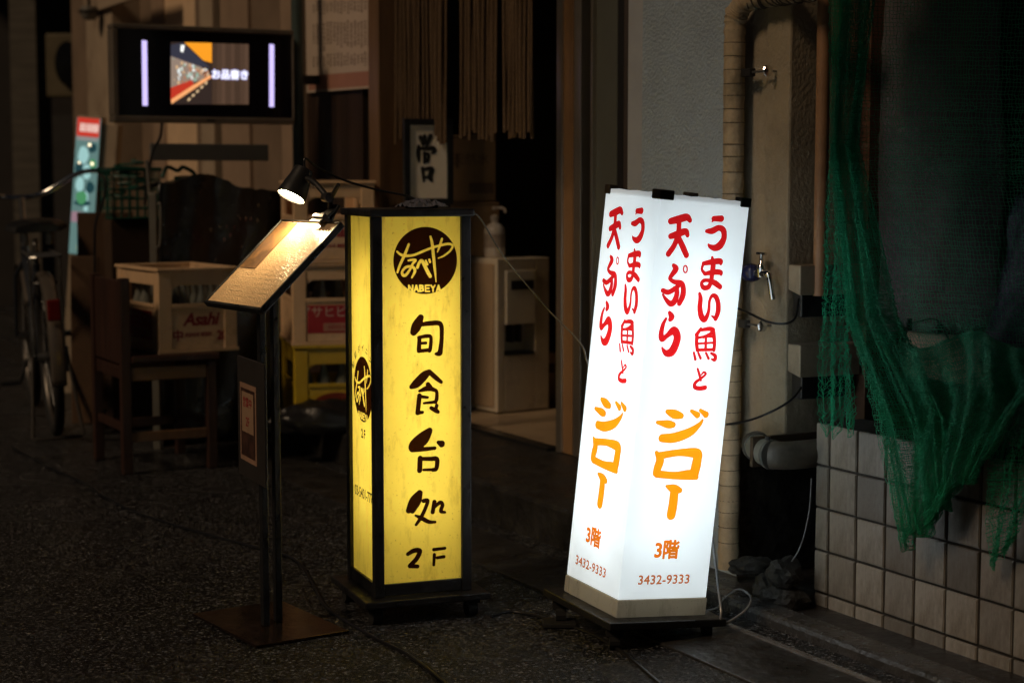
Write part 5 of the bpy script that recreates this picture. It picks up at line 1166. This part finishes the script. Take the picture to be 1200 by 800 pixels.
def fill_crate(M, label, skip, rows, rng):
    global first
    for j in range(rows):
        for i in range(4):
            if rng.random() < skip: continue
            Mx = M @ Matrix.Translation((.05 + i * .0685, .055 + j * .0655, .0135))
            if first: o = bp; o.matrix_world = Mx; PM[o.name] = Mx; first = False
            else: o = copy_tree(bp, Mx)
            o['label'] = label; o['group'] = 'bottles in the beer crates'
fill_crate(KM, 'grey empty bottle standing in the beer crate on the chair', .1, 5, random.Random(1))
sk = gp(346, 501, FL); ang = math.radians(14); e_ = Vector((math.cos(ang), math.sin(ang), 0)); f_ = Vector((-math.sin(ang), math.cos(ang), 0))
me = bpy.data.meshes.new('black_bag'); bm = bmesh.new(); bmesh.ops.create_icosphere(bm, subdivisions=4, radius=1); rr = random.Random(41)
for v in bm.verts:
    c = v.co; k = 1 + .10 * math.sin(c.x * 9 + c.z * 5) * math.sin(c.y * 7) + rr.uniform(-.02, .02)
    v.co = Vector((c.x * .24 * k, c.y * .09 * k, max(-.35, c.z) * .085 * k))
bm.to_mesh(me); bm.free(); me.materials.append(mat('black bag film', (.012, .012, .013), .35, vary=.3, bump=.5, bscale=22)); o = link('black_bag', me, None, 0, True)
o.location = sk + e_ * .13 - f_ * .11 + Z * .032; o.rotation_euler = (0, 0, ang); tag(o, 'crumpled black bag lying in front of the yellow beer crate', 'bag')
K0 = frame(sk + Z * .002, e_, f_, Z); K1 = frame(sk + Z * (.003 + CHT) + e_ * -.004, e_, f_, Z); K2 = frame(sk + Z * (.004 + 2 * CHT) + e_ * .004 + f_ * -.004, e_, f_, Z)
crate('beer_crate', 'yellow beer crate with a dark red oval at the bottom of the stack', K0, YELLOWP, 'yellow')
crate('beer_crate', 'cream beer crate with a red label in the middle of the stack', K1, CREAM, 'label')
crate('beer_crate', 'cream beer crate with dark red lettering on top of the stack', K2, CREAM, 'logo')
fill_crate(K1, 'grey empty bottle standing in the middle crate of the stack', .12, 3, random.Random(2))
fill_crate(K0, 'dark bottle standing in the yellow crate at the bottom of the stack', .1, 2, random.Random(3))

# ------------------------------------------------------------------ bicycle seen from behind
RW, FW = gp(66, 510), gp(44, 480)
bx = (FW - RW); WBs = bx.length; bx.normalize(); by = Vector((-bx.y, bx.x, 0)); KB = frame(RW, bx, by, Z) @ Matrix.Rotation(math.radians(-3), 4, 'X')
bi = thing('bicycle', 'city bicycle seen from behind with a black saddle and red rear reflector', 'bicycle', KB)
R_ = .33; WB_ = max(WBs, 1.02)
PAINT = mat('dark bicycle paint', (.03, .035, .045), .3, .3); MUD = mat('steel mudguard', (.26, .22, .18), .3, .7, .15)
def wheel(x, nm='wheel'):
    M_ = KB @ Matrix.Translation((x, 0, R_)) @ Matrix.Rotation(math.pi / 2, 4, 'X')
    m = MB(); m.torus(M_, R_ - .021, .021, 44, 10); wh = m.build(nm, RUBBER, bi, smooth=True)
    m = MB(); m.torus(M_, R_ - .042, .010, 44, 6); m.build('rim', mat('dull rim', (.10, .09, .08), .4, .7), wh, smooth=True)
    m = MB()
    for i in range(28):
        a = 2 * math.pi * i / 28; m.tube([M_ @ Vector((.018 * math.cos(a + .5), .018 * math.sin(a + .5), .02 * (-1) ** i)), M_ @ Vector(((R_ - .045) * math.cos(a), (R_ - .045) * math.sin(a), 0))], .0011, 4)
    m.build('spokes', STEEL, wh, kind='stuff')
    m = MB(); m.tube([M_ @ Vector((0, 0, -.05)), M_ @ Vector((0, 0, .05))], .016, 10); m.build('hub', STEEL, wh)
wheel(0); wheel(WB_)
def mud(x, a0, a1, par=bi):
    m = MB(); n = 26; vs = []
    for i in range(n + 1):
        a = math.radians(a0 + (a1 - a0) * i / n)
        for y, rr_ in ((-.030, R_ + .004), (-.022, R_ + .016), (0, R_ + .021), (.022, R_ + .016), (.030, R_ + .004)):
            vs.append(KB @ Vector((x + rr_ * math.cos(a), y, R_ + rr_ * math.sin(a))))
    m.add(vs, [(i * 5 + j, i * 5 + j + 1, (i + 1) * 5 + j + 1, (i + 1) * 5 + j) for i in range(n) for j in range(4)])
    o = m.build('mudguard', MUD, bi, smooth=True); s_ = o.modifiers.new('thickness', 'SOLIDIFY'); s_.thickness = .0015; return o
mud(0, 60, 195); mud(WB_, 20, 150)
V3 = lambda x, y, z: KB @ Vector((x, y, z))
m = MB(); bb = V3(.44, 0, .28); hd = V3(WB_ - .20, 0, .86); hl = V3(WB_ - .165, 0, .70); stp = V3(.30, 0, .70)
m.tube([bb, stp], .016, 10); m.tube([hl, V3(.46, 0, .32)], .018, 10); m.tube([hd, hl], .019, 10); m.tube([V3(WB_ - .18, 0, .76), V3(.36, 0, .50)], .016, 10)
for s_ in (1, -1): m.tube([bb, V3(0, .058 * s_, R_)], .009, 8); m.tube([stp + Vector((0, 0, -.04)), V3(.12, .05 * s_, .52), V3(0, .058 * s_, R_)], .0085, 8); m.tube([hl, V3(WB_ - .13, .045 * s_, .62), V3(WB_, .052 * s_, R_)], .011, 8)
m.build('frame', PAINT, bi, smooth=True)
m = MB(); m.tube([stp, V3(.265, 0, .80)], .0125, 10); m.build('seat_post', CHROME, bi)
m = MB(); vs = []; prof = [(-.14, .03, 0), (-.135, .09, .0), (-.08, .128, .014), (-.02, .12, .016), (.05, .065, .012), (.12, .032, .006), (.15, .014, 0)]
n = 10
for x, hw_, zo in prof:
    for k in range(n + 1):
        a = math.pi * k / n; vs.append(V3(.255 + x, -hw_ * math.cos(a), .835 + zo + .042 * math.sin(a) ** .7 * (.7 if hw_ < .03 else 1)))
vs2 = list(vs); m.add(vs, [(i * (n + 1) + k, i * (n + 1) + k + 1, (i + 1) * (n + 1) + k + 1, (i + 1) * (n + 1) + k) for i in range(len(prof) - 1) for k in range(n)] + [tuple(i * (n + 1) for i in range(len(prof))) + tuple(i * (n + 1) + n for i in range(len(prof) - 1, -1, -1))] + [tuple(range(n + 1))])
m.build('saddle', mat('black saddle vinyl', (.012, .012, .012), .35), bi, smooth=True)
for s_ in (-1, 1):
    m = MB(); m.lathe([(.016, 0), (.019, .01), (.016, .02), (.019, .03), (.016, .04), (.018, .05)], KB @ Matrix.Translation((.17, .05 * s_, .78)), 10)
    m.build('saddle_spring', STEEL, bi, smooth=True)
m = MB()
for s_ in (-1, 1): m.tube([V3(.28, .055 * s_, .755), V3(-.17, .06 * s_, .745), V3(-.18, .04 * s_, .745)], .005, 6); m.tube([V3(-.10, .06 * s_, .74), V3(0, .062 * s_, R_)], .0045, 6)
for x in (-.17, -.08, .02, .12, .22): m.tube([V3(x, -.06, .747), V3(x, .06, .747)], .0045, 6)
m.build('rear_rack', STEEL, bi, smooth=True)
m = MB(KB); m.box(-.335, -.322, -.026, .026, .50, .585); m.build('reflector', mat('red reflector', (.13, .006, .007), .5, spec=.2), bi, .006)
m = MB(); m.tube([hd, V3(WB_ - .215, 0, .975)], .0125, 10); m.build('stem', CHROME, bi)
hb = spline([V3(WB_ - .46, -.35, 1.065), V3(WB_ - .34, -.335, 1.075), V3(WB_ - .24, -.25, 1.065), V3(WB_ - .17, -.10, .985), V3(WB_ - .17, 0, .972), V3(WB_ - .17, .10, .985), V3(WB_ - .24, .25, 1.065), V3(WB_ - .34, .335, 1.075), V3(WB_ - .46, .35, 1.065)], 6)
m = MB(); m.tube(hb, .0115, 10); m.build('handlebar', CHROME, bi, smooth=True)
for s_ in (-1, 1):
    m = MB(); m.tube([V3(WB_ - .48, .352 * s_, 1.063), V3(WB_ - .35, .337 * s_, 1.076)], .0165, 10); m.build('grip', BLACKP, bi, smooth=True)
    m = MB(); m.tube([V3(WB_ - .33, .33 * s_, 1.07), V3(WB_ - .36, .345 * s_, 1.04), V3(WB_ - .46, .365 * s_, 1.015)], .0055, 6); m.build('brake_lever', STEEL, bi, smooth=True)
    m = MB(); m.tube([V3(0, .07 * s_, R_), V3(-.10, .10 * s_, .012), V3(-.13, .085 * s_, .008)], .0075, 8); m.build('kickstand', mat('dull rim', (.10, .09, .08)), bi, smooth=True)
m = MB(); m.tube([V3(-.13, -.085, .008), V3(-.13, .085, .008)], .007, 8); m.build('stand_bar', mat('dull rim', (.10, .09, .08)), bi)
m = MB(KB); m.box(-.02, .46, -.075, -.05, .26, .37); m.build('chain_guard', PAINT, bi, .01)
m = MB(); m.lathe([(0, -.01), (.09, -.008), (.09, .008), (0, .01)], dir_frame(V3(.44, -.045, .28), KB.to_3x3() @ Vector((0, 1, 0))), 22); m.build('chainring', STEEL, bi)
for s_ in (-1, 1):
    m = MB(); m.tube([V3(.44, .06 * s_, .28), V3(.44 + .12 * s_, .085 * s_, .28 - .11 * s_)], .009, 8); q_ = V3(.44 + .12 * s_, .085 * s_, .28 - .11 * s_); m.build('crank', STEEL, bi)
    m = MB(KB); x_, z_ = .44 + .12 * s_, .28 - .11 * s_; m.box(x_ - .035, x_ + .035, min(.09 * s_, .17 * s_), max(.09 * s_, .17 * s_), z_ - .01, z_ + .01); m.build('pedal', BLACKP, bi, .003)
m = MB(); m.torus(KB @ Matrix.Translation((-.0, 0, .5)) @ Matrix.Translation((.05, 0, .13)), .055, .007, 22, 6); m.build('ring_lock', BLACKP, bi, smooth=True)
tag(MB().tube(spline([at(118, 205, 7.3), at(124, 214, 7.2), at(120, 240, 7.1), at(112, 262, 7.05), at(111, 300, 7.05), at(112, 350, 7.05)], 6), .005, 6).build('black_cable', CABLE, smooth=True), 'black cord hanging in front of the brown boards beside the handlebar', 'cord')
